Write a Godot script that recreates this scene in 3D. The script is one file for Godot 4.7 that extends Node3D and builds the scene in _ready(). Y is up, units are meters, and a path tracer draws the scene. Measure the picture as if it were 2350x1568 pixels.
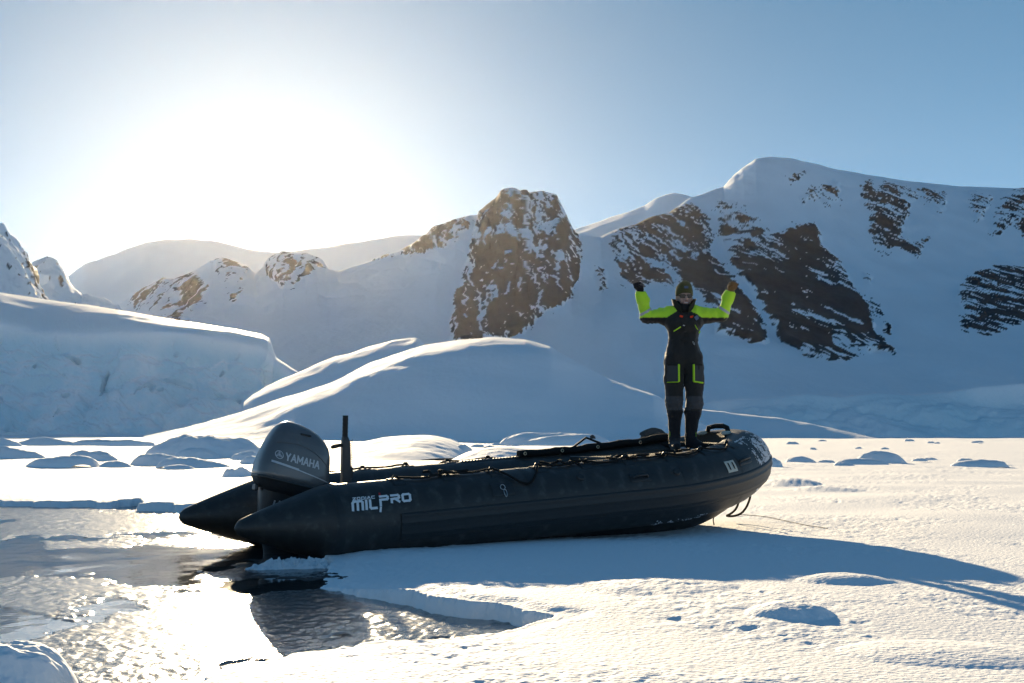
extends Node3D
# A sunlit Antarctic bay: an inflatable boat hauled onto sea ice, a person standing on its bow, snow hills and rock peaks behind.
# Units are metres; the snow of the sea ice lies at y = 0, the water 10 cm lower. The lens looks along -z.

const F := 3264.0          # focal length and image centre of the survey picture, in its pixels
const CX := 1175.0
const CY := 784.0
const EYE := Vector3(0, 0.92, 0)
const WATER := -0.10
var PITCH := atan(201.0 / 3264.0)
var M := {}
var names := {}
var n1 := FastNoiseLite.new()     # general purpose noises, frequency 1
var nr := FastNoiseLite.new()     # ridged
var nf := FastNoiseLite.new()     # fractal
var nc := FastNoiseLite.new()     # cells

# ------------------------------------------------------------------ survey helpers
func ray(px: float, py: float) -> Vector3:
	var u := (px - CX) / F
	var v := (CY - py) / F
	return Vector3(u, v * cos(PITCH) + sin(PITCH), v * sin(PITCH) - cos(PITCH))

func at(px: float, py: float, depth: float) -> Vector3:
	var d := ray(px, py)
	return EYE + d * (depth / -d.z)

func on_level(px: float, py: float, level := 0.0) -> Vector3:
	var d := ray(px, py)
	return EYE + d * ((level - EYE.y) / d.y)

func line(pts: Array, x: float) -> float:
	if x <= pts[0][0]:
		return pts[0][1]
	for i in range(1, pts.size()):
		if x <= pts[i][0]:
			var a: Array = pts[i - 1]
			var b: Array = pts[i]
			return lerpf(a[1], b[1], (x - a[0]) / (b[0] - a[0]))
	return pts[-1][1]

# ------------------------------------------------------------------ node helpers
func numbered(called: String) -> String:
	names[called] = names.get(called, -1) + 1
	return called if names[called] == 0 else "%s_%03d" % [called, names[called]]

func tag(o: Node3D, label := "", category := "", group := "", kind := "") -> Node3D:
	if label: o.set_meta("label", label)
	if category: o.set_meta("category", category)
	if group: o.set_meta("group", group)
	if kind: o.set_meta("kind", kind)
	return o

func top(called: String, mesh: Mesh, mat: Material) -> MeshInstance3D:
	var o := MeshInstance3D.new()
	o.name = numbered(called)
	o.mesh = mesh
	o.material_override = mat
	add_child(o)
	return o

func base(called: String, t: Transform3D) -> Node3D:
	var o := Node3D.new()
	o.name = numbered(called)
	o.transform = t
	add_child(o)
	return o

func part(called: String, mesh: Mesh, mat: Material, parent: Node3D) -> MeshInstance3D:
	var o := MeshInstance3D.new()
	o.name = called
	o.mesh = mesh
	o.material_override = mat
	parent.add_child(o, true)
	return o

# ------------------------------------------------------------------ mesh helpers
class MB:   # collects triangles; front faces run clockwise
	var v := PackedVector3Array()
	var i := PackedInt32Array()
	var c := PackedColorArray()
	func tri(a: int, b: int, d: int) -> void:
		i.append(a); i.append(b); i.append(d)
	func quad(a: int, b: int, d: int, e: int) -> void:
		i.append_array([a, b, d, a, d, e])
	func add(p: Vector3) -> int:
		v.append(p)
		return v.size() - 1
	func join(o: MB, t := Transform3D()) -> void:
		var s := v.size()
		for p in o.v: v.append(t * p)
		for k in o.i: i.append(k + s)
		c.append_array(o.c)
	func mesh(smooth := true) -> ArrayMesh:
		var vv := v
		var ii := i
		var cc := c
		if not smooth:
			vv = PackedVector3Array(); ii = PackedInt32Array(); cc = PackedColorArray()
			for k in i.size():
				vv.append(v[i[k]]); ii.append(k)
				if c.size(): cc.append(c[i[k]])
		var n := PackedVector3Array()
		n.resize(vv.size())
		for k in range(0, ii.size(), 3):
			var a := ii[k]; var b := ii[k + 1]; var d := ii[k + 2]
			var q := (vv[d] - vv[a]).cross(vv[b] - vv[a])
			n[a] += q; n[b] += q; n[d] += q
		for k in n.size(): n[k] = n[k].normalized() if n[k].length_squared() > 1e-30 else Vector3.UP
		var arr := []
		arr.resize(Mesh.ARRAY_MAX)
		arr[Mesh.ARRAY_VERTEX] = vv
		arr[Mesh.ARRAY_NORMAL] = n
		arr[Mesh.ARRAY_INDEX] = ii
		if cc.size() == vv.size() and cc.size(): arr[Mesh.ARRAY_COLOR] = cc
		var m := ArrayMesh.new()
		m.add_surface_from_arrays(Mesh.PRIMITIVE_TRIANGLES, arr)
		return m
	# a loft through rings of equal size, ends closed by fans
	func loft(rings: Array, closed := true, caps := true) -> MB:
		var w: int = rings[0].size()
		var s := v.size()
		for r in rings:
			for p in r: v.append(p)
		for k in rings.size() - 1:
			for j in (w if closed else w - 1):
				var a := s + k * w + j
				var b := s + k * w + (j + 1) % w
				quad(a, b, b + w, a + w)
		if caps and closed:
			for e in [0, rings.size() - 1]:
				var mid := Vector3.ZERO
				for p in rings[e]: mid += p / w
				var m := add(mid)
				var q: Array = []
				for p in rings[e]: q.append(add(p))
				for j in w:
					if e == 0: tri(m, q[(j + 1) % w], q[j])
					else: tri(m, q[j], q[(j + 1) % w])
		return self
	func sweep(path: Array, rad, sides := 10, up := Vector3.UP, caps := true) -> MB:
		var rings := []
		var ref := up
		for k in path.size():
			var t: Vector3 = (path[mini(k + 1, path.size() - 1)] - path[maxi(k - 1, 0)]).normalized()
			var s := t.cross(ref)
			if s.length() < 0.05: s = t.cross(Vector3(0.3, 0.2, 0.9))
			s = s.normalized()
			var u := s.cross(t)
			ref = u
			var r: float = rad[k] if rad is Array else rad
			var ring := []
			for j in sides:
				var a := TAU * j / sides
				ring.append(path[k] + (s * cos(a) + u * sin(a)) * r)
			rings.append(ring)
		return loft(rings, true, caps)
	# box with chamfered edges
	func box(size: Vector3, t := Transform3D(), ch := 0.006) -> MB:
		var h := size / 2
		ch = minf(ch, minf(h.x, minf(h.y, h.z)) * 0.6)
		var rings := []
		for e in [[-h.y, ch], [-h.y + ch, 0.0], [h.y - ch, 0.0], [h.y, ch]]:
			var x: float = h.x - e[1]
			var z: float = h.z - e[1]
			var r := []
			for p in [[x - ch, -z], [x, -z + ch], [x, z - ch], [x - ch, z], [-x + ch, z], [-x, z - ch], [-x, -z + ch], [-x + ch, -z]]:
				r.append(t * Vector3(p[0], e[0], p[1]))
			rings.append(r)
		return loft(rings)

func grid_mesh(v: PackedVector3Array, w: int, h: int, cols := PackedColorArray(), keep := PackedByteArray()) -> ArrayMesh:
	var n := grid_normals(v, w, h)
	var idx := PackedInt32Array()
	idx.resize((w - 1) * (h - 1) * 6)
	var k := 0
	for j in h - 1:
		for i in w - 1:
			var a := j * w + i
			if keep.size() and keep[a] + keep[a + 1] + keep[a + w] + keep[a + w + 1] == 0: continue
			idx[k] = a; idx[k + 1] = a + w; idx[k + 2] = a + w + 1
			idx[k + 3] = a; idx[k + 4] = a + w + 1; idx[k + 5] = a + 1
			k += 6
	idx.resize(k)
	var arr := []
	arr.resize(Mesh.ARRAY_MAX)
	arr[Mesh.ARRAY_VERTEX] = v
	arr[Mesh.ARRAY_NORMAL] = n
	arr[Mesh.ARRAY_INDEX] = idx
	if cols.size(): arr[Mesh.ARRAY_COLOR] = cols
	var m := ArrayMesh.new()
	m.add_surface_from_arrays(Mesh.PRIMITIVE_TRIANGLES, arr)
	return m

func grid_normals(v: PackedVector3Array, w: int, h: int) -> PackedVector3Array:
	var n := PackedVector3Array()
	n.resize(v.size())
	for j in h:
		var r0 := maxi(j - 1, 0) * w
		var r1 := mini(j + 1, h - 1) * w
		var r := j * w
		for i in w:
			var a := v[r + mini(i + 1, w - 1)] - v[r + maxi(i - 1, 0)]
			n[r + i] = a.cross(v[r1 + i] - v[r0 + i]).normalized()
	return n

# ------------------------------------------------------------------ materials
func lin(r: float, g: float, b: float) -> Color:
	return Color(r, g, b).linear_to_srgb()

func noise_tex(freq: float, octaves: int, size := 512, kind := FastNoiseLite.TYPE_SIMPLEX_SMOOTH, sd := 1) -> NoiseTexture2D:
	var n := FastNoiseLite.new()
	n.noise_type = kind
	n.frequency = freq
	n.fractal_octaves = octaves
	n.seed = sd
	var t := NoiseTexture2D.new()
	t.width = size; t.height = size
	t.seamless = true
	t.noise = n
	return t

func mat(key: String, col: Color, rough: float, spec := 0.5, metal := 0.0) -> StandardMaterial3D:
	var m := StandardMaterial3D.new()
	m.resource_name = key
	m.albedo_color = col
	m.roughness = rough
	m.metallic = metal
	m.metallic_specular = spec
	m.cull_mode = BaseMaterial3D.CULL_DISABLED
	M[key] = m
	return m

func bump(m: StandardMaterial3D, t: Texture2D, per_metre: float, centimetres: float, world := true) -> void:
	m.uv1_triplanar = true
	m.uv1_world_triplanar = world
	m.uv1_scale = Vector3.ONE * per_metre
	m.heightmap_enabled = true
	m.heightmap_texture = t
	m.heightmap_scale = centimetres

func materials() -> void:
	var grain := noise_tex(0.02, 4)
	var fine := noise_tex(0.06, 3, 512, FastNoiseLite.TYPE_SIMPLEX_SMOOTH, 7)
	var m := mat("snow", lin(0.87, 0.88, 0.895), 0.8, 0.3)
	bump(m, fine, 0.8, 0.5)
	m = mat("far_snow", lin(0.85, 0.87, 0.89), 0.9, 0.2)
	bump(m, grain, 0.12, 5.0)
	m = mat("mountain", Color.WHITE, 0.9, 0.2)
	m.vertex_color_use_as_albedo = true
	bump(m, grain, 0.03, 25.0)
	m = mat("ice_face", Color.WHITE, 0.6, 0.35)
	m.vertex_color_use_as_albedo = true
	bump(m, grain, 0.15, 8.0)
	m = mat("water", lin(0.018, 0.026, 0.03), 0.05, 0.5)
	bump(m, fine, 0.5, 0.03)
	m = mat("brash", lin(0.05, 0.06, 0.066), 0.18, 0.5)
	bump(m, fine, 0.9, 0.12)
	m = mat("slush", lin(0.7, 0.76, 0.8), 0.35, 0.5)
	bump(m, fine, 3.0, 1.0)
	# boat
	m = mat("rubber", lin(0.052, 0.052, 0.05), 0.47, 0.5)
	bump(m, fine, 1.3, 0.06, false)
	var worn := noise_tex(0.012, 5, 512, FastNoiseLite.TYPE_SIMPLEX_SMOOTH, 12)      # salt and scuffs on the skin
	var ramp := Gradient.new()
	ramp.offsets = PackedFloat32Array([0.0, 0.5, 0.68, 0.80, 1.0])
	ramp.colors = PackedColorArray([lin(0.30, 0.31, 0.32), lin(0.36, 0.37, 0.37), lin(0.48, 0.48, 0.47), lin(0.85, 0.85, 0.83), lin(1, 1, 1)])
	worn.color_ramp = ramp
	m.albedo_texture = worn
	m = mat("rubber_trim", lin(0.014, 0.016, 0.017), 0.5, 0.5)
	bump(m, fine, 8.0, 0.08, false)
	m = mat("hull_fabric", lin(0.012, 0.014, 0.015), 0.5, 0.4)
	m = mat("rope", lin(0.012, 0.012, 0.012), 0.8, 0.3)
	bump(m, fine, 30.0, 0.3, false)
	m = mat("tow_rope", lin(0.03, 0.027, 0.022), 0.85, 0.3)
	bump(m, fine, 30.0, 0.3, false)
	m = mat("canvas", lin(0.011, 0.012, 0.013), 0.75, 0.3)
	bump(m, fine, 12.0, 0.3, false)
	m = mat("brass", lin(0.6, 0.5, 0.35), 0.35, 0.5, 1.0)
	m = mat("steel", lin(0.45, 0.45, 0.45), 0.3, 0.5, 1.0)
	m = mat("print_white", lin(0.72, 0.75, 0.77), 0.6, 0.4)
	m = mat("print_red", lin(0.4, 0.03, 0.03), 0.6, 0.4)
	m = mat("frost", lin(0.78, 0.8, 0.83), 0.85, 0.3)
	bump(m, fine, 12.0, 0.6, false)
	m = mat("deck_board", lin(0.16, 0.13, 0.10), 0.85, 0.3)
	bump(m, fine, 9.0, 0.5, false)
	m.albedo_texture = speckle(Color(0.45, 0.42, 0.38), Color(1, 1, 1), 0.3)
	m = mat("floor_metal", lin(0.2, 0.21, 0.21), 0.5, 0.5, 0.6)
	m = mat("patch_grey", lin(0.45, 0.47, 0.42), 0.7, 0.4)
	# motor
	m = mat("cowl_paint", lin(0.11, 0.112, 0.115), 0.32, 0.5, 0.2)
	m.clearcoat_enabled = true
	m.clearcoat = 0.6
	m.clearcoat_roughness = 0.12
	m = mat("motor_dark", lin(0.02, 0.021, 0.022), 0.4, 0.5)
	m = mat("motor_leg", lin(0.028, 0.03, 0.033), 0.38, 0.5, 0.1)
	m = mat("decal_silver", lin(0.5, 0.51, 0.53), 0.35, 0.5, 0.3)
	m = mat("grip_rubber", lin(0.015, 0.015, 0.015), 0.6, 0.4)
	m = mat("red_cord", lin(0.16, 0.02, 0.015), 0.5, 0.5)
	# person
	m = mat("figure", Color.WHITE, 0.75, 0.3)
	m.vertex_color_use_as_albedo = true
	m.rim_enabled = true
	m.rim = 0.35
	m.rim_tint = 0.3
	bump(m, fine, 14.0, 0.12, false)
	m = mat("suit_grey", lin(0.05, 0.053, 0.058), 0.8, 0.3)
	m = mat("suit_black", lin(0.022, 0.021, 0.020), 0.8, 0.3)
	m = mat("neon", lin(0.50, 0.80, 0.04), 0.7, 0.3)
	m.backlight_enabled = true
	m.backlight = Color(0.25, 0.4, 0.02)
	m = mat("reflective", lin(0.42, 0.43, 0.44), 0.5, 0.4)
	m = mat("beanie", lin(0.085, 0.08, 0.03), 0.95, 0.2)
	m.rim_enabled = true
	m.rim = 0.6
	bump(m, fine, 25.0, 0.3, false)
	m = mat("lens_black", lin(0.01, 0.008, 0.006), 0.12, 0.5)
	m = mat("patch_blue", lin(0.10, 0.13, 0.2), 0.8, 0.3)
	m = mat("orange", lin(0.7, 0.06, 0.02), 0.7, 0.3)
	m = mat("rock", lin(0.075, 0.066, 0.06), 0.9, 0.3)
	bump(m, grain, 1.5, 4.0)

func speckle(a: Color, b: Color, t: float) -> ImageTexture:
	var im := Image.create(256, 256, false, Image.FORMAT_RGB8)
	var r := RandomNumberGenerator.new()
	r.seed = 5
	for y in 256:
		for x in 256:
			var g := n1.get_noise_2d(x * 0.12, y * 0.12) * 0.5 + 0.5
			im.set_pixel(x, y, b if r.randf() < t * g * g * 1.6 else a.lerp(Color.WHITE, r.randf() * 0.35))
	return ImageTexture.create_from_image(im)

# ------------------------------------------------------------------ start
func _ready() -> void:
	n1.noise_type = FastNoiseLite.TYPE_SIMPLEX_SMOOTH; n1.frequency = 1.0; n1.fractal_type = FastNoiseLite.FRACTAL_NONE
	nr.noise_type = FastNoiseLite.TYPE_SIMPLEX_SMOOTH; nr.frequency = 1.0; nr.fractal_type = FastNoiseLite.FRACTAL_RIDGED; nr.fractal_octaves = 4; nr.seed = 3
	nf.noise_type = FastNoiseLite.TYPE_SIMPLEX_SMOOTH; nf.frequency = 1.0; nf.fractal_type = FastNoiseLite.FRACTAL_FBM; nf.fractal_octaves = 4; nf.seed = 9
	nc.noise_type = FastNoiseLite.TYPE_CELLULAR; nc.frequency = 1.0; nc.fractal_type = FastNoiseLite.FRACTAL_NONE; nc.seed = 4
	nc.cellular_return_type = FastNoiseLite.RETURN_DISTANCE2_SUB
	camera_and_light()
	materials()
	build_mountains()
	build_hills()
	build_ground()
	build_water()
	build_mounds()
	build_boat()
	build_motor()
	build_person()

func sun_way() -> Vector3:
	return ray(600, 390).normalized()

func camera_and_light() -> void:
	var cam := Camera3D.new()
	cam.name = "camera"
	cam.position = EYE
	cam.rotation.x = PITCH
	cam.fov = rad_to_deg(2.0 * atan(CY / F))
	cam.near = 0.1
	cam.far = 9000.0
	add_child(cam)
	cam.current = true
	var sun := DirectionalLight3D.new()
	sun.name = "sun"
	sun.light_energy = 1.5
	sun.light_color = lin(1.0, 0.79, 0.50)
	sun.light_angular_distance = 0.53
	sun.shadow_enabled = true
	add_child(sun)
	sun.look_at_from_position(Vector3.ZERO, -sun_way())
	var env := Environment.new()
	env.background_mode = Environment.BG_SKY
	var sky := Sky.new()
	var pm := PanoramaSkyMaterial.new()
	pm.panorama = sky_picture()
	sky.sky_material = pm
	env.sky = sky
	env.tonemap_mode = Environment.TONE_MAPPER_LINEAR
	env.tonemap_exposure = 2.95
	env.volumetric_fog_enabled = true
	env.volumetric_fog_density = 0.000011
	env.volumetric_fog_albedo = Color(0.98, 0.98, 1.0)
	env.volumetric_fog_anisotropy = 0.81
	env.volumetric_fog_length = 4000.0
	env.sdfgi_enabled = true
	env.ssao_enabled = true
	env.ssil_enabled = true
	var we := WorldEnvironment.new()
	we.name = "world"
	we.environment = env
	add_child(we)

# clear polar air: deep blue overhead, paler towards the horizon, and the aureole that air makes round a low sun
func sky_picture() -> ImageTexture:
	var w := 1024
	var h := 512
	var im := Image.create(w, h, false, Image.FORMAT_RGBF)
	var s := sun_way()
	var zen := Vector3(0.030, 0.105, 0.225)
	var hor := Vector3(0.25, 0.62, 1.0)
	var warm := Vector3(1.0, 0.92, 0.77)
	var k := 1.0 / 2.95
	for y in h:
		var el := PI * (0.5 - (y + 0.5) / h)
		var e := rad_to_deg(el)
		var b := zen.lerp(hor, exp(-maxf(e, 0.0) / 14.0)) + Vector3(1.0, 0.93, 0.80) * (0.5 * exp(-maxf(e, 0.0) / 5.0))
		for x in w:
			var az := TAU * (x + 0.5) / w      # column 0 looks along -z
			var d := Vector3(sin(az) * cos(el), sin(el), -cos(az) * cos(el))
			var t := rad_to_deg(acos(clampf(d.dot(s), -1.0, 1.0)))
			var g := 0.30 * exp(-t * t / 120.0) + 0.04 * exp(-t / 28.0)
			var c := (b + warm * g) * k
			im.set_pixel(x, y, Color(c.x, c.y, c.z))
	return ImageTexture.create_from_image(im)

# ------------------------------------------------------------------ land forms
# A slope laid through survey lines from its foot to its crest and down the back. Each line: [[px, py] ...], [[px, metres away] ...], rows up to the next line.
# out: how far the surface is pushed out (metres), tint: its base colour there.
func slope(px0: float, px1: float, step: float, lines: Array, out, tint, forward := false) -> ArrayMesh:
	var xs := PackedFloat32Array()
	var at_x := px0
	while at_x <= px1:
		xs.append(at_x)
		at_x += step if at_x > -40.0 and at_x < 2390.0 else step * 5.0      # coarser outside the survey
	var w := xs.size()
	var nl := lines.size()
	var rows := 1
	for k in nl - 1: rows += int(lines[k][2])
	var v := PackedVector3Array()
	v.resize(w * rows)
	var face := PackedVector2Array()      # where on the survey each vertex lies
	face.resize(w * rows)
	for i in w:
		var px := xs[i]
		var yy := PackedFloat32Array()
		var hh := PackedFloat32Array()
		var dd := PackedFloat32Array()
		for k in nl:
			var py := line(lines[k][0], px)
			var d := line(lines[k][1], px)
			yy.append(py); dd.append(d); hh.append(at(px, py, d).y)
		var mh := PackedFloat32Array()
		var md := PackedFloat32Array()
		for k in nl:
			if k == 0 or k == nl - 1:
				var a := mini(k, nl - 2)
				mh.append(hh[a + 1] - hh[a]); md.append(dd[a + 1] - dd[a])
			else:
				mh.append(hmean(hh[k] - hh[k - 1], hh[k + 1] - hh[k])); md.append(hmean(dd[k] - dd[k - 1], dd[k + 1] - dd[k]))
		var j := 0
		for k in nl - 1:
			var n: int = lines[k][2]
			for q in (n + 1 if k == nl - 2 else n):
				var t := float(q) / n
				var t2 := t * t
				var t3 := t2 * t
				var a := 2 * t3 - 3 * t2 + 1
				var b := t3 - 2 * t2 + t
				var c := -2 * t3 + 3 * t2
				var e := t3 - t2
				var d := a * dd[k] + b * md[k] + c * dd[k + 1] + e * md[k + 1]
				var hgt := a * hh[k] + b * mh[k] + c * hh[k + 1] + e * mh[k + 1]
				v[j * w + i] = Vector3((px - CX) / F * d, hgt, -d)
				face[j * w + i] = Vector2(px, lerpf(yy[k], yy[k + 1], t))
				j += 1
	if out != null:
		var n0 := grid_normals(v, w, rows)
		for k in v.size():
			var n := n0[k]
			n.y = maxf(n.y, 0.15)
			if forward: n = Vector3(n.x, 0.22, 0.95)      # crags stand out of the slope, they do not pile up on it
			v[k] += n * float(out.call(v[k], face[k]))
	var cols := PackedColorArray()
	if tint != null:
		cols.resize(v.size())
		var n2 := grid_normals(v, w, rows)
		for k in v.size():
			cols[k] = tint.call(v[k], face[k], n2[k])
	return grid_mesh(v, w, rows, cols)

func hmean(a: float, b: float) -> float:
	return 0.0 if a * b <= 0.0 else 2.0 * a * b / (a + b)

# rock outcrops, mapped on the mountain side: outline and how bare the rock is
var OUTCROPS := [
	[1.0, [[1035,782],[1037,740],[1045,690],[1052,655],[1062,645],[1075,600],[1085,570],[1092,540],[1100,500],[1120,470],[1150,448],[1165,430],[1182,430],[1200,440],[1240,436],[1275,448],[1297,480],[1312,515],[1324,560],[1330,600],[1327,640],[1312,672],[1297,692],[1262,710],[1240,714],[1222,735],[1200,752],[1165,757],[1150,770],[1110,780]]],
	[0.5, [[985,540],[1000,515],[1040,500],[1090,492],[1085,540],[1050,565],[1000,590],[960,600],[900,612],[845,618],[850,595],[920,572]]],
	[0.45, [[600,600],[650,572],[700,576],[760,618],[700,640],[650,660],[610,640]]],
	[0.4, [[480,597],[520,592],[575,612],[560,650],[530,690],[490,640]]],
	[0.75, [[395,650],[440,640],[470,670],[465,700],[440,715],[415,690]]],
	[0.5, [[290,700],[330,664],[370,636],[400,645],[420,720],[425,740],[380,735],[330,715]]],
	[0.72, [[1380,550],[1420,526],[1460,514],[1500,498],[1540,486],[1580,505],[1620,525],[1640,560],[1630,600],[1610,650],[1580,660],[1560,640],[1540,655],[1500,650],[1470,665],[1430,655],[1415,640],[1420,610],[1405,590],[1400,570]]],
	[1.2, [[1578,600],[1598,556],[1636,590],[1672,625],[1700,652],[1738,705],[1768,770],[1760,779],[1731,775],[1721,756],[1650,753],[1640,705],[1610,680],[1580,640]]],
	[1.15, [[1650,548],[1663,538],[1700,545],[1737,532],[1786,549],[1808,537],[1850,533],[1873,537],[1889,565],[1935,613],[1954,649],[1993,694],[2009,743],[2028,769],[2058,798],[2020,792],[1990,804],[1951,824],[1922,817],[1867,808],[1841,792],[1805,769],[1788,740],[1758,700],[1718,645],[1680,600]]],
	[0.72, [[1985,470],[2000,460],[2015,490],[2045,461],[2080,475],[2110,490],[2100,510],[2080,540],[2070,560],[2100,575],[2135,565],[2110,592],[2095,587],[2060,577],[2030,582],[2010,572],[1998,550],[2008,520],[1985,507]]],
	[0.6, [[2115,478],[2150,483],[2174,490],[2177,520],[2160,532],[2135,512]]],
	[0.5, [[2238,478],[2270,486],[2287,500],[2265,530],[2245,547],[2241,515]]],
	[0.7, [[2350,455],[2320,490],[2288,530],[2282,555],[2300,562],[2330,540],[2360,560],[2460,560],[2460,440]]],
	[0.95, [[2205,675],[2215,645],[2250,620],[2310,612],[2360,620],[2450,640],[2450,745],[2400,752],[2350,736],[2300,750],[2280,758],[2235,742],[2225,720]]],
	[0.8, [[2203,724],[2230,728],[2222,752],[2212,746]]],
	[0.6, [[1808,457],[1852,443],[1847,462],[1825,467]]],
	[0.5, [[1878,476],[1930,468],[1932,500],[1902,507],[1890,490]]],
	[0.5, [[1848,492],[1882,476],[1882,490],[1850,503]]],
	[0.5, [[1640,520],[1660,503],[1700,513],[1742,522],[1720,532],[1680,530]]],
	[0.5, [[1985,628],[2002,640],[2007,662],[1990,657]]],
	[0.55, [[1996,682],[2030,705],[2034,722],[2010,712]]],
	[0.55, [[2030,716],[2046,735],[2046,750],[2034,742]]],
	[0.4, [[1370,622],[1392,625],[1392,665],[1376,668]]],
]
const CREST := [[60,770],[200,728],[265,705],[300,682],[330,662],[370,640],[395,642],[420,635],[450,618],[480,600],[510,597],[540,606],[560,613],[585,628],[600,612],[620,592],[645,578],[665,582],[700,584],[730,596],[755,618],[770,622],[800,616],[850,600],[880,590],[920,577],[950,560],[985,540],[1000,522],[1040,507],[1085,498],[1100,492],[1120,474],[1148,452],[1163,437],[1176,434],[1183,446],[1205,438],[1211,446],[1245,440],[1275,450],[1292,478],[1306,510],[1318,536],[1330,541],[1380,548],[1420,530],[1460,520],[1500,502],[1540,490],[1590,457],[1640,440],[1665,432],[1690,405],[1710,388],[1740,370],[1775,364],[1830,369],[1880,380],[1930,393],[2000,405],[2100,420],[2200,429],[2300,433],[2600,440]]
const RC := 5.0
var rock_w := 0
var rock_h := 0
var rock_in := PackedFloat32Array()     # depth inside an outcrop, in survey pixels, negative outside
var rock_bare := PackedFloat32Array()

func map_outcrops() -> void:
	rock_w = int(2600 / RC)
	rock_h = int(560 / RC)                   # rows 380 ... 940
	rock_in.resize(rock_w * rock_h)
	rock_in.fill(-40.0)
	rock_bare.resize(rock_w * rock_h)
	for o in OUTCROPS:
		var poly := PackedVector2Array()
		var lo := Vector2(1e9, 1e9)
		var hi := -lo
		for p in o[1]:
			var q := Vector2(p[0], p[1])
			poly.append(q)
			lo = lo.min(q); hi = hi.max(q)
		for j in range(maxi(0, int((lo.y - 395) / RC)), mini(rock_h, int((hi.y - 365) / RC))):
			for i in range(maxi(0, int((lo.x - 20) / RC)), mini(rock_w, int((hi.x + 20) / RC))):
				var p := Vector2(i * RC, 380 + j * RC)
				var d := 1e9
				for k in poly.size():
					d = minf(d, p.distance_squared_to(Geometry2D.get_closest_point_to_segment(p, poly[k], poly[(k + 1) % poly.size()])))
				d = sqrt(d) * (1.0 if Geometry2D.is_point_in_polygon(p, poly) else -1.0)
				var q := j * rock_w + i
				if d > rock_in[q]:
					rock_in[q] = d
					rock_bare[q] = o[0]

func rock_at(f: Vector2) -> Vector2:     # (depth inside, bareness), smooth between the map's points
	var x := clampf(f.x / RC, 0, rock_w - 2)
	var y := clampf((f.y - 380) / RC, 0, rock_h - 2)
	var i := int(x)
	var j := int(y)
	var q := j * rock_w + i
	var a := lerpf(rock_in[q], rock_in[q + 1], x - i)
	var b := lerpf(rock_in[q + rock_w], rock_in[q + rock_w + 1], x - i)
	return Vector2(lerpf(a, b, y - j), rock_bare[q + (1 if x - i > 0.5 else 0) + (rock_w if y - j > 0.5 else 0)])

func crag_out(p: Vector3, f: Vector2) -> float:
	var r := rock_at(f)
	var q := Vector3(p.x, p.y, p.z * 0.3)
	var soft := nf.get_noise_3dv(p * 0.008) * 4.0 + nf.get_noise_3dv(q * 0.03) * 2.6
	var ice := smoothstep(0.05, 0.35, n1.get_noise_3d(p.x * 0.006 + 2.0, p.y * 0.012, 0.0))      # broken glacier ice
	soft += ice * minf(nc.get_noise_3d(p.x * 0.05, p.y * 0.09, p.z * 0.02), 0.4) * 4.5
	var low := smoothstep(0.0, 40.0, f.y - line(CREST, f.x))       # crests keep their surveyed outline
	soft *= 0.25 + 0.75 * low
	if r.x < -14.0:
		return soft
	var m := smoothstep(-5.0, 9.0, r.x + n1.get_noise_3dv(q * 0.08) * 7.0)
	var st := strata(p)
	var crag := nr.get_noise_3d(st.x * 0.006, st.y * 0.02, p.z * 0.005) * 3.6 + nr.get_noise_3d(st.x * 0.02, st.y * 0.06, p.z * 0.01) * 1.3 + nf.get_noise_3dv(q * 0.12) * 0.7
	return soft * (1.0 - m) + m * (0.6 + crag) * (0.3 + 0.7 * low)

# along and across the rock strata: upright in the tower on the left, slanting down to the right elsewhere
func strata(p: Vector3) -> Vector2:
	if p.x < 35.0:
		return Vector2(p.x * 0.15 - p.y, p.x + p.y * 0.15)
	return Vector2(p.x * 0.6 - p.y * 0.8, p.x * 0.8 + p.y * 0.6)

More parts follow.
